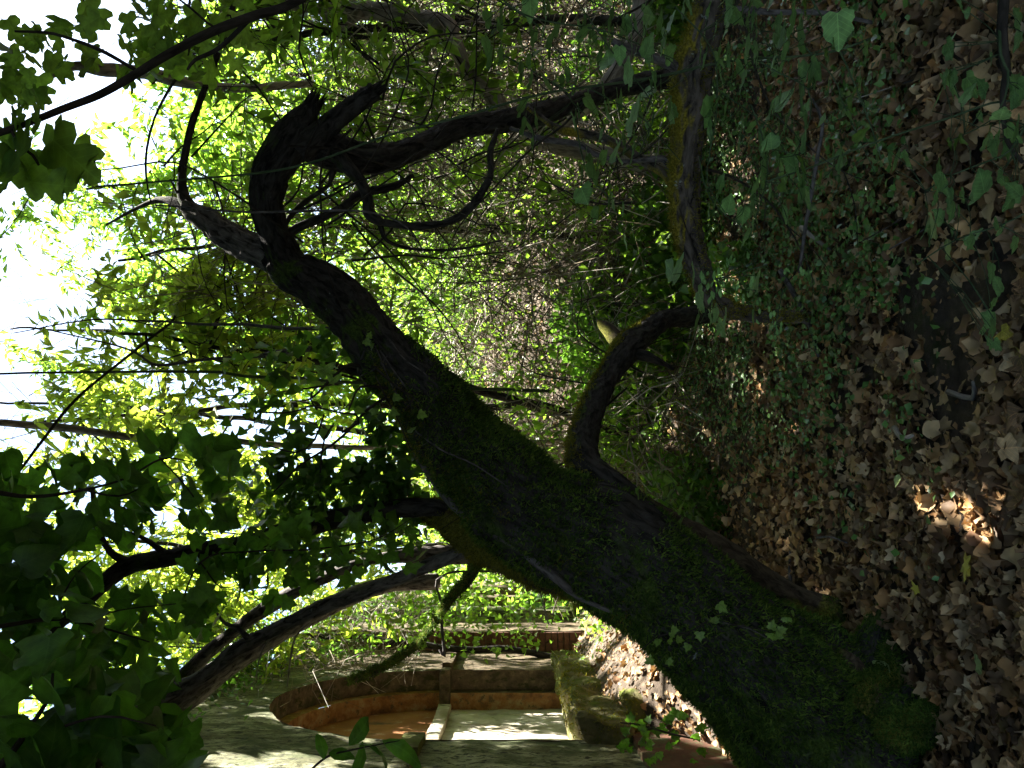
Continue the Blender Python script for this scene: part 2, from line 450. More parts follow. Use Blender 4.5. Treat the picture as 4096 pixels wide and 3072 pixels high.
M['brick'] = noise_mat('old_red_brick', [(.3, (.05, .03, .02)), (.55, (.12, .06, .04)), (.7, (.17, .10, .07))], 12, bump=.6, bd=.01)
M['stone'] = noise_mat('mossy_ledge_stone', [(.3, (.04, .035, .018)), (.5, (.12, .11, .05)), (.7, (.20, .17, .08))], 7,
                         stain=[(5, .45, .58, (.08, .10, .015), (1, 1, 1))], bump=.9, bd=.03)

# ---------------------------------------------------------------- the old wall: frame of reference
WD = np.array([-.187, .982, 0.0]); WN = np.array([.982, .187, 0.0]); W0 = np.array([-2.53, 5.0, 0.0])
def W(s, e, z):
    s, e, z = np.broadcast_arrays(np.asarray(s, float), np.asarray(e, float), np.asarray(z, float))
    return W0 + s[..., None] * WD + e[..., None] * WN + z[..., None] * np.array([0, 0, 1.])
def wdist(x, y):
    return (x - W0[0]) * WN[0] + (y - W0[1]) * WN[1]


def H(x, y):
    x = np.asarray(x, float); y = np.asarray(y, float)
    p = np.stack([x, y, 0 * x], -1)
    wd = wdist(x, y)
    bank = smooth(6.2, 11.5, y) * 2.0 * smooth(-2.2, 0.4, x + 0.18 * (y - 5))
    far = smooth(13, 40, y) * 5.0
    toe = (.72 * np.exp(-(np.clip(wd, 0, 9) / .62) ** 2) * smooth(5.2, 6.6, y) * (1 - .6 * smooth(9, 15, y)) + .04 * np.exp(-(np.clip(wd, 0, 9) / .3)))
    return bank + far + toe + .05 * fbm(p, .7, 3, 11) + .012 * fbm(p, 7, 2, 17)

def G(px, py):
    """ground point seen at a photo pixel"""
    d = np.array([(CY - py) / F, 1.0, -(px - CX) / F])
    t = 1.0
    while t < 40:
        q = np.array([0, 0, EYE]) + d * t
        if q[2] < H(q[0], q[1]): break
        t += .01
    return q

# spots picked to be sunlit; the canopy gaps are shaped to reach them
for s_, e_, z_, r_ in ((1.6, -.4, 1.75, .5), (2.2, -.4, 1.35, .5), (1.1, -.4, 1.3, .4), (.6, .45, .3, .45), (1.4, .5, .4, .5), (2.3, .55, .4, .5), (3.4, .5, .4, .5), (4.8, .5, .35, .5), (6.4, .5, .3, .5)):
    gap(W(s_, e_, z_), r_)
gap(P(960, 950, 3.8), .22); gap(P(860, 880, 3.8), .22)
gap(G(2700, 1720), .16); gap(G(2660, 1800), .1); gap(P(2400, 1400, 4.4), .12)
for px, py, d, r in ((1400, 2270, 5.0, .34), (1200, 2370, 5.0, .36), (1000, 2500, 5.2, .3), (700, 2780, 5.5, .36), (850, 2700, 5.4, .3), (1600, 2110, 5.5, .15)):
    gap(P(px, py, d), r)

# ---------------------------------------------------------------- ground
def grid_ground():
    ys = np.concatenate([np.arange(-8, 0, .5), np.arange(0, 12, .06), np.arange(12, 60, .8), [80, 120]])
    xs = np.concatenate([[-60, -40, -25, -16, -12, -9], np.arange(-7, 7, .06), [7, 9, 12, 16, 25, 40, 60]])
    X, Y = np.meshgrid(xs, ys, indexing='ij')
    Z = H(X, Y)
    V = np.stack([X, Y, Z], -1).reshape(-1, 3)
    n, m = X.shape
    i, j = np.meshgrid(np.arange(n - 1), np.arange(m - 1), indexing='ij')
    Q = np.stack([i * m + j, (i + 1) * m + j, (i + 1) * m + j + 1, i * m + j + 1], -1).reshape(-1, 4)
    return make_mesh('ground', V, Q, M['soil'], True)
ground = tag(link('ground', grid_ground()), 'dark soil under dead leaves, rising to a bank behind', None, None, 'structure')

# ---------------------------------------------------------------- the old wall with its arched niche
wall = thing('ruined_wall', 'old plastered wall with an arched orange niche, left of the leaning tree', 'wall', W(0, 0, 0))
SP, R0, SC = 2.24, 1.48, 2.29            # springing height, radius, centre of the niche
LEDGE = .98
def wgrid(name, s, e, z, mat, rough=.012, seed=0, parent=wall):
    """s,e,z: 2-D arrays"""
    V = W(s, e, z)
    V = V + WN * (rough * fbm(V, 5, 4, seed))[..., None]
    n, m = s.shape
    i, j = np.meshgrid(np.arange(n - 1), np.arange(m - 1), indexing='ij')
    Q = np.stack([i * m + j, (i + 1) * m + j, (i + 1) * m + j + 1, i * m + j + 1], -1).reshape(-1, 4)
    return link(name, make_mesh(name, V.reshape(-1, 3), Q, mat, True), parent)
def span(a, b, st): return np.linspace(a, b, max(2, int(abs(b - a) / st) + 1))
TOP = 4.5
def topz(s): return TOP + .18 * vnoise(np.stack([s * 1.0, s * 0, s * 0], -1), 1.3, 4)
def face(name, s0, s1, zlo, mat, e=0.0, seed=1):
    s = span(s0, s1, .05); k = np.linspace(0, 1, 90)
    Sg, K = np.meshgrid(s, k, indexing='ij')
    lo = np.broadcast_to(np.asarray(zlo(s))[:, None], Sg.shape)
    hi = topz(s)[:, None]
    return wgrid(name, Sg, np.full(Sg.shape, e), lo + (hi - lo) * K, mat, .014, seed)
face('wall_face', -3, SC - R0, lambda s: s * 0 - .3, M['plaster'])
face('wall_face', SC - R0, SC + R0, lambda s: SP + np.sqrt(np.maximum(R0 ** 2 - (s - SC) ** 2, 0)), M['plaster'])
face('wall_face', SC + R0, 16, lambda s: s * 0 - .3, M['plasterdark'])
# top of the wall, its back, its end
s = span(-3, 16, .1); e = np.linspace(.0, -1.2, 8)
Sg, E = np.meshgrid(s, e, indexing='ij'); wgrid('wall_top', Sg, E, np.repeat(topz(s)[:, None], 8, 1) + .05 * fbm(np.stack([Sg, E, 0 * E], -1), 3, 2, 5), M['stone'], 0)
Sg, Zg = np.meshgrid(s, np.linspace(-.3, TOP - .1, 12), indexing='ij'); wgrid('wall_back', Sg, np.full(Sg.shape, -1.2), Zg, M['plasterdark'])
for s_ in (-3., 16.):
    E, Zg = np.meshgrid(np.linspace(0, -1.2, 6), np.linspace(-.3, TOP - .1, 12), indexing='ij'); wgrid('wall_end', np.full(E.shape, s_), E, Zg, M['plasterdark'], 0)
def arch(r, e0, e1, name, mat, base=0.0):
    """soffit and jambs: a surface following the opening"""
    a = np.linspace(0, np.pi, 70)
    ps = np.concatenate([[SC + r] * 24, SC + r * np.cos(a), [SC - r] * 24])
    pz = np.concatenate([np.linspace(base, SP - .01, 24), SP + r * np.sin(a), np.linspace(SP - .01, base, 24)])
    e = np.linspace(e0, e1, 10)
    Sg, E = np.meshgrid(ps, e, indexing='ij'); Zg = np.repeat(pz[:, None], 10, 1)
    jr = .012 * fbm(np.stack([Sg, E, Zg], -1), 7, 3, 3)
    return wgrid(name, Sg + jr, E, Zg + jr, mat, 0)
arch(R0, 0, -.22, 'arch_reveal', M['plasterdark'], LEDGE - .1)
R1 = R0 - .13
a = np.linspace(0, np.pi, 70)
Sg = SC + np.outer(np.cos(a), [R0 + .02, R1]); Zg = SP + np.outer(np.sin(a), [R0 + .02, R1])
wgrid('arch_band', Sg, np.full(Sg.shape, -.22), Zg, M['orangeband'], 0)
arch(R1, -.22, -.40, 'inner_arch_reveal', M['orangeband'], LEDGE - .1)
wgrid('jamb_return', *[x for x in (np.array([[SC + R0 + .02, SC + R0 + .02], [SC + R1, SC + R1]]), np.full((2, 2), -.22), np.array([[LEDGE - .1, SP], [LEDGE - .1, SP]]))], M['plasterdark'], 0)
wgrid('jamb_return', *[x for x in (np.array([[SC - R0 - .02, SC - R0 - .02], [SC - R1, SC - R1]]), np.full((2, 2), -.22), np.array([[LEDGE - .1, SP], [LEDGE - .1, SP]]))], M['plasterdark'], 0)
k = np.linspace(0, 1, 40)
s = np.linspace(SC - R1 - .02, SC + R1 + .02, 50)
Sg, K = np.meshgrid(s, k, indexing='ij')
wgrid('lunette_panel', Sg, np.full(Sg.shape, -.40), SP + K * np.sqrt(np.maximum((R1 + .03) ** 2 - (Sg - SC) ** 2, 0)), M['orange'], .006)
wgrid('lower_panel', Sg, np.full(Sg.shape, -.397), LEDGE - .1 + K * (SP - LEDGE + .1), M['white'], .008)

def wbox(name, s0, s1, e0, e1, z0, z1, mat, st=.06, rough=.012, bev=.02, seed=0, parent=wall):
    """weathered block: a subdivided box with rounded, uneven faces"""
    ns, ne, nz = [max(2, min(120, int(abs(b - a) / st) + 1)) for a, b in ((s0, s1), (e0, e1), (z0, z1))]
    Vs, Qs, off = [], [], 0
    def add(A, B, fn):
        nonlocal off
        a, b = np.meshgrid(np.linspace(0, 1, A + 1), np.linspace(0, 1, B + 1), indexing='ij')
        u = fn(a, b)
        V = np.stack(u, -1).reshape(-1, 3)
        n, m = a.shape
        i, j = np.meshgrid(np.arange(n - 1), np.arange(m - 1), indexing='ij')
        Vs.append(V); Qs.append(np.stack([i * m + j, (i + 1) * m + j, (i + 1) * m + j + 1, i * m + j + 1], -1).reshape(-1, 4) + off); off += len(V)
    o = np.ones_like
    add(ns, nz, lambda a, b: (a, o(a), b)); add(ns, nz, lambda a, b: (a, 0 * a, b))
    add(ne, nz, lambda a, b: (0 * a, a, b)); add(ne, nz, lambda a, b: (o(a), a, b))
    add(ns, ne, lambda a, b: (a, b, o(a))); add(ns, ne, lambda a, b: (a, b, 0 * a))
    U = np.vstack(Vs)
    c = np.array([(s0 + s1) / 2, (e0 + e1) / 2, (z0 + z1) / 2]); h = np.abs(np.array([s1 - s0, e1 - e0, z1 - z0])) / 2
    q = (U * 2 - 1) * h
    inn = np.clip(q, -(h - bev), h - bev)
    q = inn + norm(q - inn) * bev * (np.linalg.norm(q - inn, axis=1, keepdims=True) > 1e-6)
    p = q + c
    X = W(p[:, 0], p[:, 1], p[:, 2])
    X = X + np.stack([fbm(X, 4, 4, seed + 1), fbm(X, 4, 4, seed + 2), fbm(X, 4, 4, seed + 3)], -1) * rough
    return link(name, make_mesh(name, X, np.vstack(Qs), mat, True), parent)
wbox('impost_moulding', SC - R1 - .2, SC + R1 + .1, -.42, -.33, SP - .07, SP + .07, M['white'], .04, .008)
wbox('impost_moulding', SC + R1 - .06, SC + R1 + .2, -.56, .03, SP - .06, SP + .06, M['plasterdark'], .04, .008)
wbox('impost_moulding', SC - R0 - .42, SC - R0 + .03, -.5, .06, SP - .09, SP + .08, M['stone'], .04, .012)
wbox('impost_moulding', -3, SC - R0 - .45, -.02, .05, SP - .07, SP + .07, M['plaster'], .06, .012)
wbox('niche_floor', SC - R0 - .1, SC + R0 + .1, -.9, .05, LEDGE - .3, LEDGE - .02, M['stone'], .06, .02)
wbox('ledge', SC - R0 - .1, SC + R0 + .6, -.1, .15, .58, LEDGE + .03, M['stone'], .035, .05, .05)
wbox('lower_step', SC - R0 + .2, SC + R0 + 1.1, .0, .24, -.2, .60, M['stone'], .05, .05, .05, 7)
wbox('lower_step', SC - R0 - 1.2, SC - R0 - .0, .0, .06, -.2, .62, M['redplaster'], .05, .02, .02, 9)
for k, (a, b, d, zt) in enumerate(((5.1, 6.0, .26, 4.2), (7.3, 8.1, .30, 4.3), (9.8, 10.6, .30, 4.1), (12.6, 13.4, .3, 4.2))):
    wbox('pilaster', a, b, -.05, d, -.2, zt, M['plasterdark'] if k != 1 else M['plaster'], .08, .02, .02, 20 + k)
    wbox('pilaster_base', a - .1, b + .1, -.05, d + .1, -.2, .55, M['stone'], .08, .03, .04, 30 + k)
wbox('string_course', SC + R0 + .05, 16, -.03, .07, SP - .06, SP + .07, M['plasterdark'], .1, .012, .02, 5)
for k in range(26):                                       # bricks bared on the near side of the first pilaster
    z = .6 + k * .078
    for c in range(2 if k % 2 else 1):
        wbox('brick', 5.075, 5.11, .01 + c * .125, (.125 if k % 2 else .25) + c * .125 - .006, z, z + .068, M['brick'], .2, .004, .004, 50 + k)

# ---------------------------------------------------------------- litter
def litter_leaf(n_var, kind, **kw):
    return [leaf_shape(kind, fold=R.uniform(-.55, .75), curl=R.uniform(-.8, 1.0), ripple=R.uniform(.06, .13), seed=100 + i, **kw) for i in range(n_var)]
LV = litter_leaf(4, 'maple') + litter_leaf(7, 'broad', wide=.95) + litter_leaf(5, 'ivy', wide=.85) + litter_leaf(3, 'vine')

def surf_normal(x, y):
    h = .03
    return norm(np.stack([-(H(x + h, y) - H(x - h, y)) / (2 * h), -(H(x, y + h) - H(x, y - h)) / (2 * h), np.ones_like(x)], -1))

def scatter_xy(n, y0, y1, spread=.56, power=1.0, extra=.3):
    y = y0 + (y1 - y0) * R.random(n) ** power
    x = R.uniform(-1, 1, n) * (y * spread + extra)
    return x, y
TB = np.array([-1.5, 3.2])
def clear_of(x, y, rad=.42):
    return (np.hypot(x - TB[0], y - TB[1]) > rad) & (wdist(x, y) > .02)

bare = [G(3780, 1330)[:2], G(3860, 1500)[:2], G(3700, 1200)[:2], G(3950, 1100)[:2]]
# near single leaves
x, y = scatter_xy(1500, 1.95, 3.6, .52, 1.0, .1)
ok = clear_of(x, y, .5)
for b in bare: ok &= ~((np.hypot(x - b[0], (y - b[1])) < .17) & (R.random(len(x)) < .8))
x, y = x[ok], y[ok]
order = np.argsort(y)[:293]
x, y = x[order], y[order]
nrm = surf_normal(x, y)
protos = [make_mesh('fallen_leaf', v, f, M['litter1']) for v, f in LV]
yel = [make_mesh('fallen_leaf', v, f, M['yellow']) for v, f in LV[:3]]
for i in range(len(x)):
    me = protos[R.integers(len(protos))]
    if R.random() < .025: me = yel[R.integers(3)]
    n = norm(nrm[i] + R.normal(0, .27, 3)); yd = R.normal(size=3); yd[2] *= .2
    X, Y, Z = frames(yd[None], n[None])
    s_ = R.uniform(.045, .088)
    if Z[0, 2] < 0: X, Z = -X, -Z
    o = link('fallen_leaf', me, ground)
    c = np.array([x[i], y[i], H(x[i], y[i]) + R.uniform(.03, .06)]) - Y[0] * s_ * .5
    o.matrix_basis = Matrix(((X[0, 0] * s_, Y[0, 0] * s_, Z[0, 0] * s_, c[0]), (X[0, 1] * s_, Y[0, 1] * s_, Z[0, 1] * s_, c[1]), (X[0, 2] * s_, Y[0, 2] * s_, Z[0, 2] * s_, c[2]), (0, 0, 0, 1)))

for px, py, mat_, ln, lab in ((3955, 2250, 'yellow', .085, 'bright yellow fallen leaf'), (4010, 2660, 'palegreen', .07, 'pale green heart shaped fallen leaf'), (3760, 2370, 'yellow', .05, 'small yellow fallen leaf'),
                            (3640, 2700, 'palegreen', .09, 'green fallen leaf at the trunk foot'), (3830, 950, 'palegreen', .09, 'pale yellow green leaf by the soil patch'), (3880, 1010, 'palegreen', .08, None), (3680, 1900, 'palegreen', .05, None)):
    q = G(px, py); v_, f_ = leaf_shape('broad' if mat_ == 'palegreen' else 'maple', .1, .2, .03, int(px)); v_ = v_ * ln
    o = link('fallen_leaf', make_mesh('fallen_leaf', v_, f_, M[mat_]), ground)
    o.matrix_basis = Matrix.Translation((q[0], q[1], float(H(q[0], q[1])) + .075)) @ Matrix.Rotation(R.uniform(0, 6), 4, 'Z') @ Matrix.Rotation(.25, 4, 'X')
    if lab: o['label'] = lab

def litter_cloud(n, y0, y1, power, lo, hi, tilt, dens, hgt=.035, mats=('litter',), spread=.56):
    x, y = scatter_xy(n, y0, y1, spread, power)
    ok = clear_of(x, y) & dens(x, y)
    return x[ok], y[ok]
parts = []
def add_litter(x, y, lo, hi, tilt, hgt, nm='leaf_litter', mat='litter', par=ground, tm=None):
    n = len(x)
    Vs, Fs, off = [], [], 0
    nn = surf_normal(x, y); nn = norm(nn + R.normal(0, tilt, (n, 3)))
    Y = R.normal(size=(n, 3)); Y[:, 2] *= .25
    X, Y, Z = frames(Y, nn)
    fl = Z[:, 2] < 0; X[fl] *= -1; Z[fl] *= -1
    s_ = R.uniform(lo, hi, n)
    C = np.stack([x, y, H(x, y) + R.uniform(.0, hgt, n)], -1) - Y * (s_ * .4)[:, None]
    var = R.integers(len(tm or LV), size=n)
    for v, (V0, F0) in enumerate(tm or LV):
        k = var == v
        m = k.sum()
        V = C[k][:, None] + s_[k][:, None, None] * (V0[None, :, 0, None] * X[k][:, None] + V0[None, :, 1, None] * Y[k][:, None] + V0[None, :, 2, None] * Z[k][:, None])
        Vs.append(V.reshape(-1, 3)); Fs.append((np.arange(m)[:, None, None] * len(V0) + F0[None]).reshape(-1, 3) + off); off += m * len(V0)
    o = link(nm, make_mesh(nm, np.vstack(Vs), np.vstack(Fs), M[mat]), par)
    o['kind'] = 'stuff'
    return o
def bare_mask(x, y, keep=.25):
    ok = np.ones(len(x), bool)
    for b in bare: ok &= ~((np.hypot(x - b[0], y - b[1]) < .2) & (R.random(len(x)) > keep))
    return ok
def cover_amount(x, y):
    """0..1: where the small-leaved creeper carpets the ground"""
    p = np.stack([x, y, 0 * x], -1)
    return smooth(-.9, .3, x) * smooth(2.5, 3.1, y) * smooth(7.5, 5.5, y) * smooth(-.35, .35, fbm(p, 1.6, 3, 31) + .35)
x1, y1 = scatter_xy(9500, 1.9, 4.6, .56, 1.0)
k = clear_of(x1, y1) & bare_mask(x1, y1); x1, y1 = x1[k], y1[k]
k = R.random(len(x1)) > .25 * cover_amount(x1, y1); x1, y1 = x1[k], y1[k]
x2, y2 = scatter_xy(9000, 4.4, 12, .62, .85)
k = clear_of(x2, y2) & (R.random(len(x2)) < 1 - .8 * smooth(6.5, 8.5, y2)); x2, y2 = x2[k], y2[k]
add_litter(np.concatenate([x1, x2]), np.concatenate([y1, y2]), .035, .085, .30, .045)
LOW = [(np.array([(0, 0, 0), (.3, .4, .15), (0, 1, -.1), (-.35, .5, .05)]), np.array([(0, 1, 2), (0, 2, 3)])), (np.array([(0, 0, 0), (.4, .3, -.1), (.1, .8, .15), (-.35, .6, .1)]), np.array([(0, 1, 2), (0, 2, 3)]))]
x, y = scatter_xy(26000, 1.9, 11, .6, .9); k = clear_of(x, y, .3); k &= bare_mask(x, y, .7)
add_litter(x[k], y[k], .015, .045, .45, .02, 'leaf_crumbs', tm=LOW)

# creeping ground cover
x, y = scatter_xy(44000, 2.4, 7.5, .56, .9)
k = clear_of(x, y) & (R.random(len(x)) < cover_amount(x, y)); x, y = x[k], y[k]
n = len(x)
C = np.stack([x, y, H(x, y) + R.uniform(.02, .11, n)], -1)
Yd = R.normal(size=(n, 3)); Yd[:, 2] = np.abs(Yd[:, 2]) * .4
tag(cloud('creeping_ground_cover', C, Yd, norm(R.normal(0, .5, (n, 3)) + [0, 0, 1]), R.uniform(.020, .042, n), RHOMB, M['smallleaf'], width=.8),
    'low carpet of small green leaves creeping through the litter', 'ground cover', None, 'stuff')

def stick(name, a, b, r, mat, label, cat='stick', wob=.01, parent=None, group=None):
    a, b = np.array(a), np.array(b); m = (a + b) / 2 + R.normal(0, .02, 3)
    o = tube_obj(name, [(*a, r), (*m, r * .9), (*b, r * .5)], mat, parent, .04, 8, None, wob, int(R.integers(99)))
    if label: tag(o, label, cat, group)
    return o
def gp(px, py, up=.02):
    q = G(px, py); q[2] = H(q[0], q[1]) + up; return q
stick('fallen_stick', gp(3850, 1570, .04), gp(3960, 1530, .05), .010, M['barkpale'], 'short pale broken stick lying on the bare soil patch')
stick('fallen_stick', gp(3640, 1720, .05), gp(3720, 1740, .05), .012, M['barkpale'], 'pale barkless stick among dead leaves above the soil patch')
stick('fallen_stick', gp(3300, 2150, .05), gp(3450, 2175, .07), .006, M['greystem'], 'thin pale twig on the litter right of the leaning trunk')
stick('fallen_stick', gp(3190, 2200, .03), gp(3230, 2480, .03), .010, M['greystem'], 'lichen spotted dead branch lying beside the mossy roots')
stick('fallen_stick', gp(3210, 1090, .12), gp(3330, 1420, .06), .014, M['greystem'], 'long split grey stick under the vine leaves on the right')
q = gp(3290, 930, .06)
tube_obj('curled_twig', [(*gp(3280, 930, .08), .012), (*gp(3310, 910, .12), .012), (*gp(3340, 950, .1), .010), (*gp(3350, 1000, .03), .006)], M['barkpale'], None, .02, 8)
tag(bpy.data.objects[-1] if False else [o for o in COL.objects if o.name.startswith('curled_twig')][0], 'curled pale twig on the green ground cover', 'twig')

# ---------------------------------------------------------------- leaning tree
def rows(lst, k=1.0):
    """(px,py,depth,width_px) -> (x,y,z,r)"""
    return [(*P(a, b, d), w / 2 / F * d * k) for a, b, d, w in lst]
tree = thing('leaning_tree', 'large moss covered tree leaning right from the lower left, with a snapped arching limb', 'tree', (TB[0], TB[1], 0))
trunk_pts = [(-1.56, 3.22, -.25, .60), (-1.52, 3.22, .0, .52), (-1.42, 3.2, .25, .35), (-1.16, 3.16, .49, .265)] + rows([(2800, 2463, 3.1, 470), (2390, 2204, 3.15, 440), (1990, 1926, 3.3, 375), (1667, 1565, 3.45, 250), (1426, 1296, 3.55, 200), (1180, 1090, 3.63, 160), (1090, 1000, 3.66, 110)])
V, Q, bc, D, ns, n = tube(trunk_pts, .012, 150, bark_disp(.011, 22, .15, 3), .03, 3)
# root flare ridges near the base
hgt = V[:, 2]
ang = np.arctan2(D[:, 1], D[:, 0])
V = V + D * (np.clip(.5 - hgt, 0, .6) ** 1.5 * .35 * (np.cos(ang * 4 + 1) + .6 * np.cos(ang * 7)))[:, None] * np.array([1, 1, .2])
V2, Fs, bc2 = add_caps(V, Q, bc, ns, n)
link('trunk', make_mesh('trunk', V2, Fs, M['bark'], True, bc2), tree)
TRUNKV, TRUNKD = V, D
surfaces = []
def limb(name, lst, mat, parent, nseg=40, step=.015, amp=.004, wob=.012, seed=0, lump=.12, f=34):
    V, Q, bc, D, ns, n = tube(lst, step, nseg, bark_disp(amp, f, lump, seed + 11), wob, seed)
    V2, Fs, bc2 = add_caps(V, Q, bc, ns, n)
    o = link(name, make_mesh(name, V2, Fs, M[mat], True, bc2), parent)
    surfaces.append((V, D))
    return o
limb('limb', rows([(1250, 1150, 3.6, 90), (1120, 1040, 3.66, 120), (1000, 985, 3.72, 112), (900, 930, 3.78, 100), (830, 880, 3.8, 84), (745, 830, 3.84, 56)]), 'barkdry', tree, 60, .01, .009, .01, 1)  # bark lighter than the trunk's, its sunlight put into the colour
limb('upper_branch', rows([(800, 860, 3.82, 50), (740, 800, 3.86, 48), (722, 690, 3.9, 34), (747, 560, 4.0, 30), (790, 430, 4.1, 26), (864, 247, 4.2, 24), (926, 31, 4.3, 20), (960, -200, 4.4, 16)]), 'bark', tree, 16, .03, .002, .01, 2)
limb('upper_branch', rows([(760, 830, 3.86, 44), (700, 805, 3.9, 36), (640, 800, 3.95, 24), (560, 830, 4.0, 14), (430, 900, 4.1, 8)]), 'barkdry', tree, 12, .03, .001, .01, 3)
limb('arching_limb', rows([(1230, 1130, 3.62, 90), (1130, 1010, 3.6, 120), (1075, 900, 3.55, 115), (1060, 790, 3.5, 118), (1090, 680, 3.46, 140), (1150, 590, 3.42, 165), (1200, 510, 3.4, 150), (1235, 450, 3.38, 90), (1250, 425, 3.37, 60)]), 'bark', tree, 60, .01, .008, .01, 4, .2)
limb('broken_stub', rows([(1210, 600, 3.4, 100), (1300, 515, 3.36, 72), (1400, 430, 3.34, 66), (1500, 360, 3.32, 62)]), 'bark', tree, 36, .01, .007, .004, 5, .15)
limb('hanging_limb', rows([(1200, 560, 3.45, 130), (1290, 592, 3.45, 130), (1425, 632, 3.5, 112), (1549, 623, 3.6, 100), (1703, 568, 3.75, 92), (1826, 516, 3.9, 92), (2012, 484, 4.1, 90), (2200, 440, 4.4, 80), (2500, 350, 4.9, 70), (2750, 300, 5.3, 70)]), 'bark', tree, 50, .013, .006, .012, 6)
limb('twisted_branch', rows([(1330, 600, 3.42, 70), (1385, 660, 3.38, 52), (1444, 722, 3.36, 42), (1478, 790, 3.36, 38), (1487, 850, 3.36, 46), (1549, 885, 3.38, 30), (1703, 895, 3.42, 28), (1826, 864, 3.46, 26), (1907, 790, 3.5, 26), (1962, 697, 3.55, 24), (1960, 610, 3.6, 22), (1990, 520, 3.7, 18)]), 'bark', tree, 22, .012, .0025, .012, 7)
limb('twisted_branch', rows([(1505, 870, 3.38, 30), (1520, 910, 3.4, 26), (1545, 965, 3.42, 16), (1641, 994, 3.5, 12), (1826, 994, 3.6, 9), (2000, 960, 3.7, 6)]), 'bark', tree, 12, .02, .001, .01, 8)
limb('twisted_branch', rows([(1160, 1060, 3.6, 60), (1160, 960, 3.62, 42), (1185, 915, 3.62, 40), (1271, 876, 3.66, 34), (1370, 827, 3.7, 32), (1444, 771, 3.75, 34), (1567, 742, 3.8, 28), (1650, 700, 3.85, 14)]), 'bark', tree, 20, .015, .002, .01, 9)
limb('twisted_branch', rows([(1140, 1040, 3.62, 50), (1130, 960, 3.66, 26), (1150, 890, 3.7, 24), (1220, 820, 3.75, 20), (1330, 740, 3.8, 14)]), 'bark', tree, 14, .015, .0015, .01, 10)
limb('twisted_branch', rows([(1350, 610, 3.45, 60), (1310, 740, 3.6, 12), (1240, 780, 3.8, 9)]), 'bark', tree, 10, .02, .001, .01, 11)
limb('low_limb', rows([(2560, 2080, 3.2, 140), (2443, 1955, 3.2, 116), (2350, 1862, 3.3, 108), (2344, 1734, 3.55, 102), (2394, 1580, 3.85, 98), (2460, 1456, 4.1, 98), (2530, 1370, 4.3, 98), (2640, 1290, 4.6, 84), (2740, 1270, 4.8, 64), (2900, 1235, 5.0, 70), (3020, 1240, 5.1, 40)]), 'bark', tree, 60, .013, .007, .012, 12, .2)
LOWV = surfaces[-1]
limb('broken_stub', rows([(2500, 1420, 4.2, 60), (2560, 1420, 4.2, 45), (2640, 1450, 4.25, 25), (2700, 1480, 4.3, 12)]), 'bark', tree, 16, .02, .002, .01, 13)
limb('broken_stub', rows([(2480, 1370, 4.35, 70), (2430, 1320, 4.4, 50), (2400, 1295, 4.42, 26), (2390, 1285, 4.42, 8)]), 'barkmoss', tree, 18, .02, .003, .01, 14)
limb('second_stem', rows([(2900, 2350, 3.45, 240), (2700, 2330, 3.45, 220), (2300, 2290, 3.5, 190), (2060, 2215, 3.55, 170), (1900, 2130, 3.62, 170), (1760, 2060, 3.75, 120), (1660, 2020, 3.95, 60)]), 'barkmoss', tree, 60, .014, .008, .012, 15, .22)
SECV = surfaces[-1]
limb('root', rows([(2480, 2000, 3.35, 110), (2640, 2090, 3.38, 120), (2850, 2215, 3.42, 150), (3050, 2335, 3.5, 150), (3220, 2420, 3.52, 100), (3380, 2450, 3.5, 70), (3460, 2470, 3.5, 40)]), 'barkmoss', tree, 50, .014, .005, .01, 16, .2)
def root(pts, seed):
    return limb('root', pts, 'barkmoss', tree, 30, .014, .005, .01, seed, .25)
def gr(px, py, up, r): q = gp(px, py, up); return (*q, r)
root([(-1.3, 3.3, .22, .12), gr(3290, 2600, .10, .09), gr(3310, 2500, .05, .055), gr(3290, 2440, .0, .03)], 17)
root([(-1.2, 3.1, .20, .12), gr(3420, 2640, .08, .08), gr(3400, 2540, .04, .05), gr(3380, 2480, -.02, .03)], 18)
root([(-1.3, 3.0, .12, .11), gr(3620, 2720, .04, .08), gr(3600, 2600, .02, .05), gr(3570, 2540, -.02, .04)], 19)
root([(-1.35, 3.0, .10, .12), gr(3720, 2900, .03, .08), gr(3800, 2850, -.02, .05)], 20)
def on_trunk(px, py, r, off=.6):
    v = TRUNKV[(TRUNKD[:, 1] < -.15)]; dn = TRUNKD[(TRUNKD[:, 1] < -.15)]
    u = CX - (v[:, 2] - EYE) / v[:, 1] * F; w = CY - v[:, 0] / v[:, 1] * F
    k = np.argmin((u - px) ** 2 + (w - py) ** 2)
    return (*(v[k] + dn[k] * r * off), r)
limb('climbing_stem', [on_trunk(*a) for a in [(1600, 1740, .008), (1650, 1830, .010), (1700, 1900, .014), (1760, 1975, .017), (1820, 2035, .018), (1920, 2110, .016), (2020, 2180, .018), (2120, 2235, .021), (2230, 2300, .022), (2330, 2370, .023), (2400, 2410, .020), (2480, 2450, .012)]], 'greystem', tree, 20, .012, .002, .03, 21, .5)

vines = []
for path in ([(1500, 1380), (1530, 1450), (1590, 1560), (1640, 1600), (1650, 1640), (1620, 1680)], [(1545, 1420), (1500, 1470), (1450, 1500), (1440, 1560), (1380, 1640)], [(1530, 1410), (1600, 1520), (1650, 1590), (1760, 1700)],
             [(1470, 1400), (1440, 1480), (1450, 1560), (1400, 1620)], [(1740, 1620), (1700, 1700), (1720, 1760), (1660, 1800)], [(1560, 1360), (1620, 1440), (1700, 1500), (1740, 1580)], [(2700, 2380), (2760, 2440), (2830, 2470), (2960, 2500), (3080, 2560)], [(1640, 1700), (1760, 1790), (1900, 1850), (2060, 1960)]):
    vines.append([(*np.array(on_trunk(*q, .004, 1.5)[:3]), .0042 - .0005 * k) for k, q in enumerate(path)])
merge_tubes('clinging_vines', vines, M['greystem'], tree, .02, 6, .01)['kind'] = 'stuff'

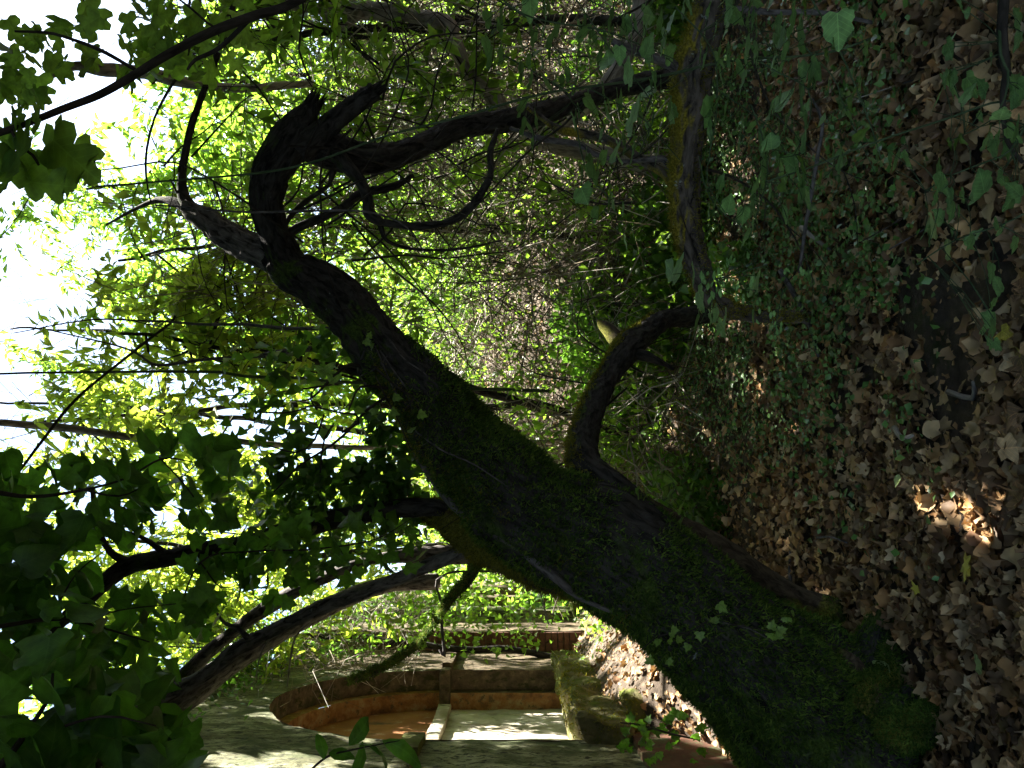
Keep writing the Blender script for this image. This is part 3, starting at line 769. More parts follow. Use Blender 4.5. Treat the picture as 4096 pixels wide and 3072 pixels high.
# moss tufts: tiny blades standing off the bark
def tufts(name, V, D, n, mask, mat, lo, hi, parent, width=.35):
    k = R.choice(len(V), min(n * 3, len(V) * 6)) if len(V) * 6 > n * 3 else R.integers(len(V), size=n * 3)
    c, d = V[k], D[k]
    m = mask(c, d)
    c, d = c[m][:n], d[m][:n]
    c = c + R.normal(0, .006, c.shape)
    yd = norm(d + R.normal(0, .75, d.shape) + [0, 0, -.25])
    T = (np.array([(.5, 0, 0), (0, 1, .2), (-.5, 0, 0)]), np.array([(0, 1, 2)]))
    return cloud(name, c, yd, rnd_dirs(len(c)), R.uniform(lo, hi, len(c)), T, M[mat], parent, width)
nz = lambda c, sc_, sd: fbm(c, sc_, 3, sd)
tufts('moss', TRUNKV, TRUNKD, 120000, lambda c, d: (nz(c, 4, 61) + 1.15 * smooth(2.3, 1.2, c[:, 2]) - .55 + .5 * (d[:, 2] > .1) > R.random(len(c)) * .9 - .2) & (c[:, 2] < 2.15), 'moss', .010, .026, tree)
tufts('moss', TRUNKV, TRUNKD, 14000, lambda c, d: (d[:, 2] - .5 * d[:, 0] > .25) & (c[:, 2] > 1.05) & (c[:, 2] < 2.1) & (nz(c, 5, 71) > -.25), 'mossy', .008, .022, tree)
tufts('moss', *LOWV, 12000, lambda c, d: (d[:, 2] + .3 * nz(c, 6, 62) > .45) & (c[:, 1] < 4.6), 'mossy', .008, .022, tree)
tufts('moss', *SECV, 22000, lambda c, d: (d[:, 2] + .5 * nz(c, 6, 62) > -.2), 'mossy', .008, .022, tree)
for s_ in surfaces[-6:-1]:
    tufts('moss', *s_, 8000, lambda c, d: (d[:, 2] > -.1) & (nz(c, 8, 5) > -.4), 'moss', .008, .018, tree)

def splinters(c, dr, r, n, ln):
    c, dr = np.array(c), norm(np.array(dr, float)); ps = []
    for _ in range(n):
        o = rnd_dirs(1)[0] * r * R.uniform(.3, .9); o = o - dr * (o @ dr)
        l_ = ln * R.uniform(.4, 1.0)
        ps.append([(*(c + o - dr * .03), r * .30), (*(c + o + dr * l_ * .5), r * .17), (*(c + o * 1.15 + dr * l_), .0012)])
    merge_tubes('splinters', ps, M['bark'], tree, .03, 5, .003)
a_, b_ = P(1250, 425, 3.37), P(1200, 510, 3.4); splinters(a_, a_ - b_, .045, 12, .09)
a_, b_ = P(1500, 360, 3.32), P(1400, 430, 3.34); splinters(a_, a_ - b_, .034, 12, .07)
fine = []
anchors = rows([(1290, 592, 3.45, 9), (1549, 623, 3.6, 9), (1826, 516, 3.9, 9), (2200, 440, 4.4, 9), (1870, 290, 5.4, 9), (2326, 432, 5.0, 9), (2700, 300, 3.3, 9), (2542, 623, 3.4, 7), (1487, 850, 3.36, 7), (740, 800, 3.86, 9), (1060, 790, 3.5, 8), (2460, 1456, 4.1, 7)])
for a in anchors * 4:
    p = np.array(a[:3]) + R.normal(0, .15, 3); d = rnd_dirs(1)[0] * [1, .35, 1]; pts = [(*p, .006)]
    nst = R.integers(4, 9)
    for q in range(nst):
        d = norm(d + R.normal(0, .32, 3) * [1, .5, 1]); p = p + d * R.uniform(.12, .26); pts.append((*p, .006 * (1 - .85 * (q + 1) / nst)))
        if q and R.random() < .45:
            e = norm(d + R.normal(0, .6, 3)); fine.append([(*p, .003), (*(p + e * .15), .002), (*(p + e * .32 + [0, 0, .04]), .0012)])
    fine.append(pts)
merge_tubes('fine_twigs', fine, M['darkstem'], tree, .06, 5)['kind'] = 'stuff'

# ---------------------------------------------------------------- mossy log on the right
log = thing('mossy_log', 'rough broken log with yellow moss streaks, lying level on the right behind vine leaves', 'log', P(2830, 1150, 3.3) * [1, 1, 0])
limb('trunk', rows([(2900, -350, 2.9, 80), (2860, -60, 3.0, 90), (2815, 110, 3.05, 110), (2772, 260, 3.1, 125), (2752, 430, 3.15, 125), (2748, 680, 3.2, 112), (2750, 930, 3.25, 105), (2785, 1080, 3.3, 90), (2830, 1180, 3.4, 75), (2920, 1240, 3.5, 50), (3080, 1260, 3.6, 40), (3300, 1270, 3.7, 30)]), 'barklog', log, 80, .01, .011, .012, 22, .22, 22)
LOGV = surfaces[-1]
tufts('moss', *LOGV, 12000, lambda c, d: (np.abs(d[:, 2] + .45 + .2 * nz(c, 5, 7)) < .2) | (d[:, 2] > .75), 'mossy', .006, .016, log)
limb('broken_branch', rows([(2720, 280, 3.1, 50), (2665, 259, 3.08, 36), (2560, 215, 3.05, 30), (2480, 190, 3.0, 30), (2443, 170, 2.98, 22)]), 'greystem', log, 20, .012, .003, .01, 23, .25)
limb('broken_branch', rows([(2720, 800, 3.22, 42), (2680, 745, 3.25, 34), (2640, 691, 3.3, 32), (2542, 623, 3.4, 32), (2418, 549, 3.5, 34), (2320, 520, 3.55, 34), (2233, 506, 3.6, 28), (2116, 432, 3.7, 14)]), 'barklog', log, 22, .012, .003, .012, 24, .2)
limb('broken_branch', rows([(2700, 690, 3.3, 30), (2660, 640, 3.3, 26), (2600, 640, 3.3, 24), (2505, 648, 3.35, 18), (2394, 623, 3.4, 22), (2320, 580, 3.45, 24), (2171, 555, 3.5, 22), (2048, 512, 3.6, 12)]), 'greystem', log, 16, .015, .002, .012, 25, .2)
limb('broken_branch', rows([(2880, 20, 3.02, 36), (2980, 25, 2.95, 26), (3100, 50, 2.9, 22), (3300, 60, 2.85, 18), (3480, 100, 2.85, 12)]), 'greystem', log, 14, .02, .002, .02, 26, .2)

for o in [o for o in wall.children if o.name.split('.')[0] in ('ledge', 'lower_step')]:
    me = o.data; V_ = np.empty(len(me.vertices) * 3); me.vertices.foreach_get('co', V_); V_ = V_.reshape(-1, 3)
    N_ = np.empty(len(me.vertices) * 3); me.vertices.foreach_get('normal', N_); N_ = N_.reshape(-1, 3)
    if 'redplaster' in me.materials[0].name or 'red_washed' in me.materials[0].name: continue
    c0 = V_.mean(0); N_ = norm(V_ - c0)
    tufts('moss', V_, N_, 7000, lambda c, d: nz(c, 4, 14) + .8 * (c[:, 2] > .5) > .1, 'mossy', .012, .04, wall)

# ---------------------------------------------------------------- slender trees on the left and behind
def slender(name, label, cat, rws, mat, nseg=24, seed=0, extra=(), group=None):
    p = rows(rws)
    base = p[0]
    t = thing(name, label, cat, (base[0], base[1], base[2]), group)
    limb('trunk', p, mat, t, nseg, .02, .003, .015, seed)
    for k, ex in enumerate(extra):
        limb('branch', rows(ex), mat, t, max(8, nseg // 2), .03, .0015, .012, seed + 30 + k)
    return t
slender('slender_tree', 'thin black trunk rising straight from the mossy stem, forking among dark leaves', 'tree',
        [(1800, 2040, 3.66, 60), (1700, 2030, 3.7, 66), (1330, 2080, 3.75, 70), (1000, 2160, 3.85, 72), (700, 2228, 3.95, 66), (520, 2262, 4.0, 62), (420, 2330, 4.02, 58), (300, 2440, 4.05, 52), (150, 2560, 4.1, 44), (-100, 2680, 4.2, 36)], 'bark', 26, 40,
        [[(520, 2262, 4.0, 40), (440, 2210, 4.0, 26), (390, 2100, 4.0, 20), (370, 1950, 4.05, 14)], [(700, 2228, 3.95, 30), (560, 2150, 4.0, 16), (420, 2120, 4.0, 10)]])
slender('slender_tree', 'dark grey curved stem crossing in front of the sunlit trunk, above the niche', 'tree',
        [(1980, 2180, 3.6, 46), (1880, 2200, 3.62, 50), (1720, 2260, 3.65, 48), (1560, 2330, 3.7, 48), (1300, 2430, 3.75, 50), (1050, 2545, 3.8, 54), (930, 2610, 3.8, 54), (820, 2690, 3.8, 54), (640, 2780, 3.75, 64), (500, 2840, 3.7, 60), (250, 2950, 3.6, 60), (-50, 3080, 3.5, 60)], 'barkdry', 28, 41,
        [[(1010, 2560, 3.8, 22), (960, 2510, 3.78, 18), (900, 2490, 3.76, 12), (860, 2440, 3.75, 8)], [(620, 2780, 3.75, 16), (640, 2700, 3.7, 10), (600, 2650, 3.7, 8)]])
slender('sunlit_tree', 'sunlit grey trunk behind the dark curved stem', 'tree',
        [(2650, 2180, 5.6, 90), (2200, 2210, 5.3, 80), (1800, 2215, 5.15, 70), (1560, 2230, 5.0, 44), (1400, 2262, 5.0, 46), (1200, 2356, 5.0, 52), (1020, 2466, 5.05, 54), (850, 2600, 5.1, 50), (650, 2760, 5.2, 70), (200, 2950, 5.4, 60)], 'barkdry', 30, 42)
slender('sunlit_tree', 'furrowed trunk dappled with sun, nearest the top of the old wall', 'tree',
        [(1750, 2330, 6.3, 60), (1500, 2350, 6.0, 70), (1300, 2430, 5.7, 76), (1130, 2530, 5.5, 76), (950, 2640, 5.4, 90), (760, 2760, 5.3, 110), (600, 2880, 5.2, 110), (450, 2980, 5.1, 100), (200, 3120, 5.0, 90)], 'barkdry', 30, 43)
slender('mossy_branch', 'yellow mossed bough hanging down over the wall beside the niche', 'branch',
        [(1960, 2210, 4.0, 34), (1900, 2260, 4.2, 38), (1870, 2310, 4.3, 36), (1800, 2390, 4.5, 32), (1740, 2490, 4.8, 28), (1680, 2570, 5.0, 26), (1580, 2640, 5.2, 30), (1480, 2690, 5.3, 32), (1400, 2720, 5.4, 24)], 'barkmoss', 22, 44)
tufts('moss', *surfaces[-1], 6000, lambda c, d: d[:, 2] > -.3, 'moss', .01, .025, bpy.data.objects['mossy_branch'])
slender('pale_trunk', 'smooth pale grey trunk curving across the upper right, sunlit', 'tree',
        [(2750, 700, 6.3, 70), (2400, 620, 6.1, 66), (2150, 560, 5.9, 60), (2040, 470, 5.6, 62), (1960, 370, 5.5, 62), (1870, 290, 5.4, 60), (1825, 180, 5.3, 56), (1790, 100, 5.3, 56), (1660, 60, 5.4, 58), (1518, 42, 5.5, 66), (1400, 35, 5.6, 58), (1280, 30, 5.7, 40), (1100, 0, 5.8, 34), (900, -80, 6, 30)], 'barkpale', 26, 45,
        [[(1440, 50, 5.5, 40), (1360, 110, 5.5, 26), (1300, 60, 5.5, 20), (1200, -60, 5.6, 12)]])
slender('pale_trunk', 'olive grey trunk slanting behind the twigs, nearer the log', 'tree',
        [(2900, 760, 7.0, 70), (2048, 580, 6.2, 60), (2200, 512, 6.0, 70), (2326, 432, 5.8, 70), (2431, 340, 5.6, 62), (2520, 200, 5.5, 60), (2560, 60, 5.4, 60), (2570, -150, 5.3, 60)][1:], 'barkpale', 26, 46)
slender('pale_trunk', 'sunny limb showing white between the leaves at the upper left', 'tree',
        [(1250, 330, 6.5, 30), (950, 360, 6.4, 34), (760, 330, 6.3, 40), (620, 300, 6.2, 48), (500, 285, 6.2, 50), (400, 275, 6.1, 46), (300, 262, 6.1, 30), (200, 300, 6.0, 14), (80, 325, 6.0, 6)], 'barkpale', 16, 47)

# thin stems crossing the view
def stem_thing(label, rws, mat='greenstem', nseg=8, seed=0, name='sapling_stem', cat='stem'):
    o = tube_obj(name, rows(rws), M[mat], None, .04, nseg, None, .02, seed)
    return tag(o, label, cat)
stem_thing('long pale green bramble stem running past the snapped limb down to the log', [(380, 735, 2.9, 9), (700, 715, 2.8, 8), (1024, 685, 2.7, 9), (1271, 642, 2.65, 9), (1610, 525, 2.6, 9), (2048, 404, 2.6, 10), (2357, 352, 2.7, 9), (2702, 284, 2.8, 12), (2881, 247, 2.85, 9), (3300, 190, 2.95, 9), (3700, 100, 2.9, 8)], seed=1)
stem_thing('straight pale stem in front of the arching limb', [(640, 835, 3.0, 7), (1024, 842, 2.9, 9), (1250, 845, 2.85, 9), (1500, 850, 2.9, 8), (1640, 900, 3.0, 6), (1720, 1010, 3.1, 4)], 'greystem', seed=2)
stem_thing('thin curved stem hanging beside the big fig leaves', [(620, 800, 3.0, 5), (600, 700, 3.0, 9), (598, 600, 3.0, 10), (625, 480, 3.0, 10), (680, 370, 2.95, 12), (745, 270, 2.9, 10), (770, 190, 2.9, 8)], 'darkstem', seed=3)
stem_thing('thin dark stem slanting over the sunny foliage', [(700, 1250, 4.6, 9), (673, 1289, 4.6, 10), (537, 1400, 4.6, 11), (400, 1520, 4.5, 11), (247, 1666, 4.4, 12), (80, 1870, 4.3, 11), (-100, 2060, 4.2, 10)], 'darkstem', seed=4)
stem_thing('level pale branch reaching left from the trunk top', [(1350, 1310, 3.8, 16), (1120, 1304, 4.0, 15), (900, 1296, 4.3, 13), (620, 1288, 4.5, 9), (278, 1283, 4.6, 6), (60, 1330, 4.6, 4)], 'greystem', seed=5)
stem_thing('grey branch forking off below the level pale branch', [(1250, 1400, 3.9, 26), (1100, 1402, 4.1, 22), (1024, 1416, 4.2, 17), (850, 1430, 4.3, 14), (642, 1465, 4.4, 12), (500, 1390, 4.5, 8), (200, 1320, 4.6, 5)], 'greystem', seed=6)
stem_thing('straight upright sapling stem left of the dark leaves', [(2200, 1560, 6.5, 14), (1500, 1530, 6.2, 14), (1024, 1500, 6.0, 13), (600, 1496, 6.0, 11), (0, 1494, 6.0, 9)], 'greenstem', seed=7)
stem_thing('slim pole behind the leaves at the middle left', [(2300, 1760, 7.5, 16), (1500, 1790, 7.4, 22), (1000, 1765, 7.3, 26), (600, 1748, 7.2, 30), (250, 1705, 7.2, 34), (0, 1690, 7.1, 30)], 'barkpale', seed=8)
stem_thing('dead white hanging twig in front of the niche top', [(1250, 2480, 4.3, 8), (1190, 2540, 4.3, 8), (1165, 2640, 4.3, 8), (1150, 2740, 4.35, 5)], 'barkpale', seed=9)
stem_thing('shorter dead white twig hanging above the niche', [(1090, 2520, 4.3, 8), (1050, 2600, 4.3, 7), (1035, 2720, 4.3, 4)], 'barkpale', seed=10)
stem_thing('hooked green stem standing in front of the pilasters', [(2250, 2250, 4.8, 7), (1790, 2300, 4.8, 9), (1770, 2420, 4.8, 10), (1775, 2560, 4.8, 12), (1776, 2625, 4.8, 13), (1750, 2595, 4.8, 5)], 'greystem', seed=11)
stem_thing('thin brown shoot leaning over the ground cover on the right', [(3400, 415, 2.9, 5), (3750, 300, 2.7, 5), (4000, 240, 2.6, 4)], 'drystem', seed=12)
stem_thing('long brown shoot crossing the litter at the far right', [(3430, 980, 2.9, 5), (3620, 880, 2.8, 6), (3900, 700, 2.7, 7), (4120, 560, 2.6, 7)], 'darkstem', seed=13)
stem_thing('low pale stalk slanting above the leaf litter', [(3560, 1000, 2.8, 5), (3800, 860, 2.7, 6), (4110, 640, 2.6, 7)], 'greystem', seed=14)
stem_thing('black bent branch in the right corner over the litter', [(4000, -80, 1.7, 40), (3990, 100, 1.75, 40), (4010, 220, 1.78, 38), (4030, 300, 1.8, 32), (4020, 400, 1.82, 22), (4040, 560, 1.8, 18), (4110, 640, 1.8, 16)], 'darkstem', 12, 15)
stem_thing('split dead cane hanging beside the vine leaves', [(3250, 380, 2.8, 8), (3290, 480, 2.8, 14), (3270, 600, 2.85, 16), (3220, 880, 3.0, 16), (3200, 1080, 3.1, 12)], 'greystem', seed=16)

# ---------------------------------------------------------------- leafy branches with every leaf a part
def leaf_meshes(kind, mat, n=4, **kw):
    out = []
    for i in range(n):
        k = dict(fold=R.uniform(.1, .3), curl=R.uniform(-.3, .5), ripple=.025); k.update(kw)
        v, f = leaf_shape(kind, seed=300 + i, **k)
        out.append(make_mesh('leaf', v, f, M[mat], False))
    return out
LM = {'fig': leaf_meshes('fig', 'figleaf', 4, fold=.12), 'darkivy': leaf_meshes('ivy', 'darkleaf', 5), 'darkbroad': leaf_meshes('broad', 'darkleaf', 4, wide=1.05),
      'vine': leaf_meshes('vine', 'vineleaf', 5, fold=.08, curl=.1), 'lime': leaf_meshes('vine', 'limeleaf', 3, fold=.4), 'privet': leaf_meshes('privet', 'vineleaf', 3),
      'ivyg': leaf_meshes('ivy', 'limeleaf', 3), 'yprivet': leaf_meshes('privet', 'limeleaf', 3), 'long': leaf_meshes('privet', 'darkleaf', 3, curl=.6)}
def put_leaf(parent, meshes, c, ydir, nrm_, size, name='leaf'):
    X, Y, Z = frames(np.array([ydir], float), np.array([nrm_], float))
    o = link(name, meshes[R.integers(len(meshes))], parent)
    X, Y, Z = X[0] * size, Y[0] * size, Z[0] * size
    c = np.asarray(c, float)
    o.matrix_basis = Matrix(((X[0], Y[0], Z[0], c[0]), (X[1], Y[1], Z[1], c[1]), (X[2], Y[2], Z[2], c[2]), (0, 0, 0, 1)))
    return o

def vine_spray(label, stem_rows, leaves, mat='greenstem', kind='vine', lo=.85, hi=1.25, size=None, group=None):
    """flat leaf blades held level on a hanging stem; leaves: (px,py,depth,len_px)"""
    p = rows(stem_rows)
    t = thing('vine_shoot', label, 'vine', p[0][:3])
    st = tube_obj('stem', p, M[mat], t, .03, 8, None, .004, int(R.integers(99)))
    sp = spline(p, .03)[:, :3]
    for (px, py, d, ln, *kk) in leaves:
        c = P(px, py, d)
        s_ = ln / F * d * R.uniform(.8, 1.0)
        yd = np.array([R.uniform(-1, 1), R.uniform(-.6, .6), R.uniform(-.25, .1)])
        yd = norm(yd)
        if abs(yd[0]) < .5: yd = norm(yd + [math.copysign(.8, yd[0]), 0, 0])
        nn = norm(np.array([R.normal(0, .15), R.normal(.24, .14), 1]))
        k2 = kk[0] if kk else kind
        if k2 == 'privet': nn = norm(np.array([R.normal(0, .5), -.8, R.uniform(.3, 1.2)]))
        if k2 == 'flat': nn = norm(np.array([.2, -.9, .7])); k2 = 'vine'
        lf = put_leaf(t, LM[k2], c - yd * s_ * .45, yd, nn, s_)
        # petiole back to the nearest point of the stem
        b = c - yd * s_ * .45
        i = np.argmin(np.linalg.norm(sp - b, axis=1))
        if np.linalg.norm(sp[i] - b) < (.35 if k2 != 'privet' else .05):
            m = (sp[i] + b) / 2 + [0, 0, -.01]
            tube_obj('petiole', [(*sp[i], .0012), (*m, .001), (*b, .001)], M[mat], t, .05, 4)
    return t
def z3(x, y): return (2048 + x * .617, y * .617)
def z4(x, y): return (3072 + x * .617, y * .617)
def z7(x, y): return (2048 + x * .617, 1024 + y * .617)
def z8(x, y): return (3072 + x * .617, 1024 + y * .617)
def LL(fn, lst, d, ln=115):
    ex = [(a[0] + R.normal(0, 55), a[1] + R.normal(0, 70), (a[2] if len(a) > 2 and a[2] else ln) * .8) for a in lst if R.random() < .45 and len(a) < 4]
    lst = list(lst) + ex
    return [(*fn(a[0], a[1]), d + R.uniform(-.12, .12), (a[2] if len(a) > 2 and a[2] else ln) * R.uniform(.85, 1.15), *a[3:]) for a in lst]
vine_spray('vine shoot hanging highest on the right, grey green blades before the pale trunk',
    [(1900, -100, 2.3, 6), (2100, 60, 2.3, 7), (2400, 120, 2.3, 7), (2560, 180, 2.3, 6), (2700, 240, 2.3, 4)],
    LL(z3, [(120, 60, 130, 'flat'), (210, 200), (660, 60), (640, 130), (755, 170, 90), (480, 120, 80), (470, 210, 80), (850, 240), (890, 300, 130, 'flat'), (965, 130), (980, 300, 90), (625, 380, 130, 'flat'), (700, 360, 90, 'flat')], 2.3))
vine_spray('vine shoot hanging in front of the bend of the mossy log',
    [(2250, -80, 2.25, 6), (2450, 200, 2.25, 6), (2560, 330, 2.25, 6), (2620, 450, 2.25, 5), (2560, 620, 2.25, 4)],
    LL(z3, [(760, 460, 140), (760, 530, 110), (905, 450), (905, 560), (880, 600, 130, 'flat'), (855, 680, 90), (800, 740, 150), (1225, 330, 120), (1250, 390, 110), (930, 520, 90)], 2.25))
vine_spray('vine shoot with upright edge-on leaves below the dark part of the log',
    [(2300, 480, 2.6, 5), (2330, 640, 2.6, 6), (2380, 740, 2.6, 6), (2440, 800, 2.6, 5), (2380, 880, 2.6, 4)],
    LL(z3, [(520, 1080, 150), (460, 1130, 140), (470, 1270, 110, 'flat'), (640, 1240, 120), (660, 1320, 110), (560, 1110, 110), (600, 1010, 80), (545, 1380, 80), (790, 1520, 100), (740, 1570, 90), (500, 1050, 110)], 2.6))
vine_spray('vine shoot spreading between the log and the big dark leaf gap',
    [(2700, 30, 2.2, 6), (2850, 200, 2.2, 6), (2870, 400, 2.2, 6), (2850, 560, 2.2, 5), (2830, 720, 2.2, 4), (2900, 850, 2.2, 3)],
    LL(z3, [(1155, 40, 110), (1320, 200, 90), (1255, 190, 90), (1350, 340, 110), (1410, 340, 90), (1350, 390, 90), (1280, 700, 130), (1330, 670, 90), (1290, 830, 120), (1310, 770, 90), (1290, 880, 80), (1450, 110, 90), (1500, 60, 100), (1590, 150, 100)], 2.2))
vine_spray('vine shoot with rounder leaves hanging under the log end',
    [(2800, 620, 2.4, 5), (2830, 760, 2.4, 5), (2900, 860, 2.4, 4), (2960, 900, 2.4, 4), (2990, 960, 2.4, 3)],
    LL(z3, [(1265, 1190, 100), (1360, 1180, 90), (1410, 1320, 90, 'flat'), (1500, 1400, 90, 'flat'), (1340, 1250, 70), (1280, 1360, 80), (1540, 1230, 60)], 2.4))
vine_spray('long vine shoot with big pale leaves right of the log end',
    [(3000, 420, 2.1, 6), (3050, 560, 2.1, 7), (3070, 700, 2.1, 6), (3040, 820, 2.1, 5), (3000, 950, 2.1, 4)],
    LL(z3, [(1620, 900, 150), (1640, 990, 140), (1630, 1130, 140), (1590, 1200, 140), (1600, 1290, 110), (1580, 1380, 120), (1520, 1540, 120), (1560, 1330, 100), (1650, 1050, 120), (1565, 1450, 90)], 2.1))
vine_spray('vine shoot with upright leaves at the top of the right side, above the litter',
    [(3226, -30, 1.95, 7), (3320, 130, 1.95, 7), (3417, 320, 1.95, 7), (3492, 500, 1.95, 6), (3532, 630, 1.95, 4)],
    LL(z4, [(165, 110, 120), (225, 200, 120), (120, 340, 130), (35, 410, 120), (455, 200, 150, 'flat'), (250, 60, 70, 'lime'), (215, 140, 80), (470, 240, 110, 'flat'), (390, 350, 60, 'lime'), (570, 590, 60, 'lime'), (545, 680, 70, 'lime'), (430, 290, 60, 'lime'), (610, 880, 70, 'lime')], 1.95, 110))
vine_spray('vine shoot of long bright green blades over the dead cane',
    [(3030, 250, 2.0, 6), (3120, 300, 2.0, 6), (3230, 360, 2.0, 5), (3240, 480, 2.0, 5), (3180, 620, 2.0, 4)],
    LL(z4, [(230, 450, 130), (230, 560, 130), (315, 460, 130), (300, 540, 70), (250, 830, 140), (240, 900, 120), (115, 830, 110), (80, 620, 90), (20, 720, 80), (20, 920, 110, 'flat'), (70, 1000, 120), (140, 1060, 140)], 2.0))
vine_spray('straight vine shoot slanting across the creeping cover with few lime leaves',
    [(3060, 730, 1.95, 6), (3245, 670, 1.95, 8), (3500, 568, 1.95, 8), (3800, 470, 1.9, 8), (3966, 412, 1.85, 9), (4090, 400, 1.8, 9)],
    LL(z4, [(230, 1210, 150), (210, 1150, 120), (115, 1380, 110), (15, 1240, 90), (490, 980, 110), (470, 1030, 70), (240, 1040, 80, 'lime'), (235, 1080, 60, 'lime'), (105, 1210, 60, 'lime'), (350, 1140, 60, 'lime'), (370, 1110, 60)], 1.95))
vine_spray('dull blue green vine shoot over the litter near the right edge',
    [(3990, -40, 1.75, 12), (4000, 215, 1.75, 12), (4032, 280, 1.75, 10), (4022, 382, 1.75, 8), (3960, 480, 1.75, 5), (3800, 560, 1.75, 4)],
    LL(z4, [(1200, 560, 130), (1210, 500, 110), (1325, 560, 120), (1300, 610, 100), (1100, 650, 100), (1150, 500, 80), (1515, 740, 110, 'flat'), (1610, 560, 130), (1600, 640, 110), (1620, 110, 110), (1620, 270, 90), (1450, 380, 60), (1250, 30, 70), (1190, 260, 90), (1180, 330, 90), (1390, 560, 90)], 1.75, 100))
vine_spray('dark vine shoot whose leaves hang low over the soil patch at the right edge',
    [(4100, 500, 1.7, 8), (4040, 600, 1.7, 8), (3960, 640, 1.7, 7), (3800, 700, 1.75, 5), (3700, 760, 1.8, 4)],
    LL(z4, [(1460, 960, 120), (1500, 880, 110), (1620, 820, 130), (1600, 870, 100), (1390, 1180, 120), (1370, 1240, 120), (1140, 1200, 110), (1110, 1100, 110), (1180, 1290, 100), (1580, 1290, 120), (1600, 1240, 90), (1130, 1180, 90), (1520, 1170, 70), (840, 1030, 100), (910, 1040, 100), (1560, 960, 100), (1050, 1520, 90), (1380, 760, 60), (1440, 850, 70), (1230, 920, 70, 'lime'), (1270, 900, 70, 'lime'), (1190, 930, 60, 'lime')], 1.75, 100))
vine_spray('vine shoot low in the right corner beside the yellow fallen leaves',
    [(3660, 1060, 2.0, 5), (3820, 960, 1.95, 6), (4000, 900, 1.9, 6), (4100, 850, 1.85, 7)],
    LL(z4, [(1110, 1400, 90), (1190, 1370, 90), (1310, 1590, 90), (1340, 1530, 80), (1520, 1480, 90), (1600, 1590, 90), (1240, 1360, 60)], 1.9, 90) + LL(z8, [(1450, 110, 100), (1490, 180, 110), (1430, 400, 100), (1460, 470, 90), (1490, 580, 80), (1415, 460, 90), (1470, 300, 70)], 1.85, 90))
vine_spray('vine shoot with two large drooping leaves over the litter left of the log end',
    [(2850, 1080, 2.5, 6), (2870, 1150, 2.5, 6), (2830, 1230, 2.5, 4), (2800, 1290, 2.5, 3)],
    LL(z7, [(1230, 290, 150), (1195, 460, 150), (1385, 440, 150), (1320, 380, 90), (1180, 130, 120), (1080, 80, 140), (1560, 190, 150), (1570, 400, 110), (1290, 400, 70)], 2.5))
vine_spray('privet like sprig with small paired leaves beside the two drooping leaves',
    [(3075, 1060, 2.3, 5), (2950, 1090, 2.3, 5), (2870, 1120, 2.3, 4), (2810, 1130, 2.3, 3)],
    LL(z7, [(x, y, 42) for x, y in ((1270, 110), (1310, 130), (1420, 20), (1400, 50), (1440, 30), (1380, 70), (1340, 100), (1250, 170), (1270, 200), (1330, 220), (1370, 180), (1440, 200), (1455, 270), (1500, 260), (1500, 290), (1300, 250), (1350, 240), (1240, 140), (1530, 250), (1560, 160), (1550, 190), (1590, 300), (1610, 280), (1280, 290), (1230, 130))], 2.3, 42), kind='privet')
vine_spray('privet like sprig with pale pairs of leaves over the dead leaves',
    [(3130, 1150, 2.2, 4), (3110, 1250, 2.2, 4), (3095, 1340, 2.2, 3)],
    LL(z8, [(x, y, 38) for x, y in ((40, 370), (20, 380), (30, 430), (50, 450), (25, 465), (60, 490), (20, 530), (45, 530), (130, 90), (110, 100), (230, 110), (250, 125), (215, 90))], 2.2, 38), kind='privet')
vine_spray('young shoot with fresh leaves near the trunk foot', [(2650, 2000, 2.9, 5), (2700, 1960, 2.85, 4), (2690, 1930, 2.8, 3)],
    LL(z7, [(1010, 1520, 90), (1035, 1530, 80), (940, 1430, 60), (820, 1530, 50), (1100, 1630, 70), (1160, 1650, 60)], 2.9, 60), kind='lime')

for k, (a_, b_, c_, e_, d_, n_, ln_, lab_) in enumerate((
    (1950, 2330, -20, 300, 3.0, 26, 100, 'vine curtain highest at the top edge between the pale trunk and the log'),
    (2300, 2700, -20, 260, 2.7, 26, 105, 'vine curtain at the top edge hanging over the mossed branch stub'),
    (2050, 2450, 250, 560, 3.1, 22, 95, 'vine curtain in front of the olive slanting trunk'),
    (2400, 2720, 380, 640, 2.8, 18, 100, 'vine curtain just above the middle of the log'),
    (2880, 3150, -20, 330, 2.35, 24, 105, 'vine curtain hanging in the shade under the right end of the log'),
    (2900, 3250, 380, 760, 2.4, 24, 110, 'vine curtain hanging in the shade under the middle of the log'),
    (3150, 3500, 100, 700, 2.3, 16, 90, 'sparse vine trail above the green creeping cover'))):
    vine_spray(lab_, [(a_ - 60, c_ - 40, d_, 6), ((a_ + b_) / 2, (c_ * 2 + e_) / 3, d_, 6), ((a_ + b_) / 2 + 40, (c_ + e_) / 2, d_, 5), (b_, e_, d_, 3)],
        [(R.uniform(a_, b_), R.uniform(c_, e_), d_ + R.uniform(-.15, .15), ln_ * R.uniform(.7, 1.1)) for _ in range(n_)])

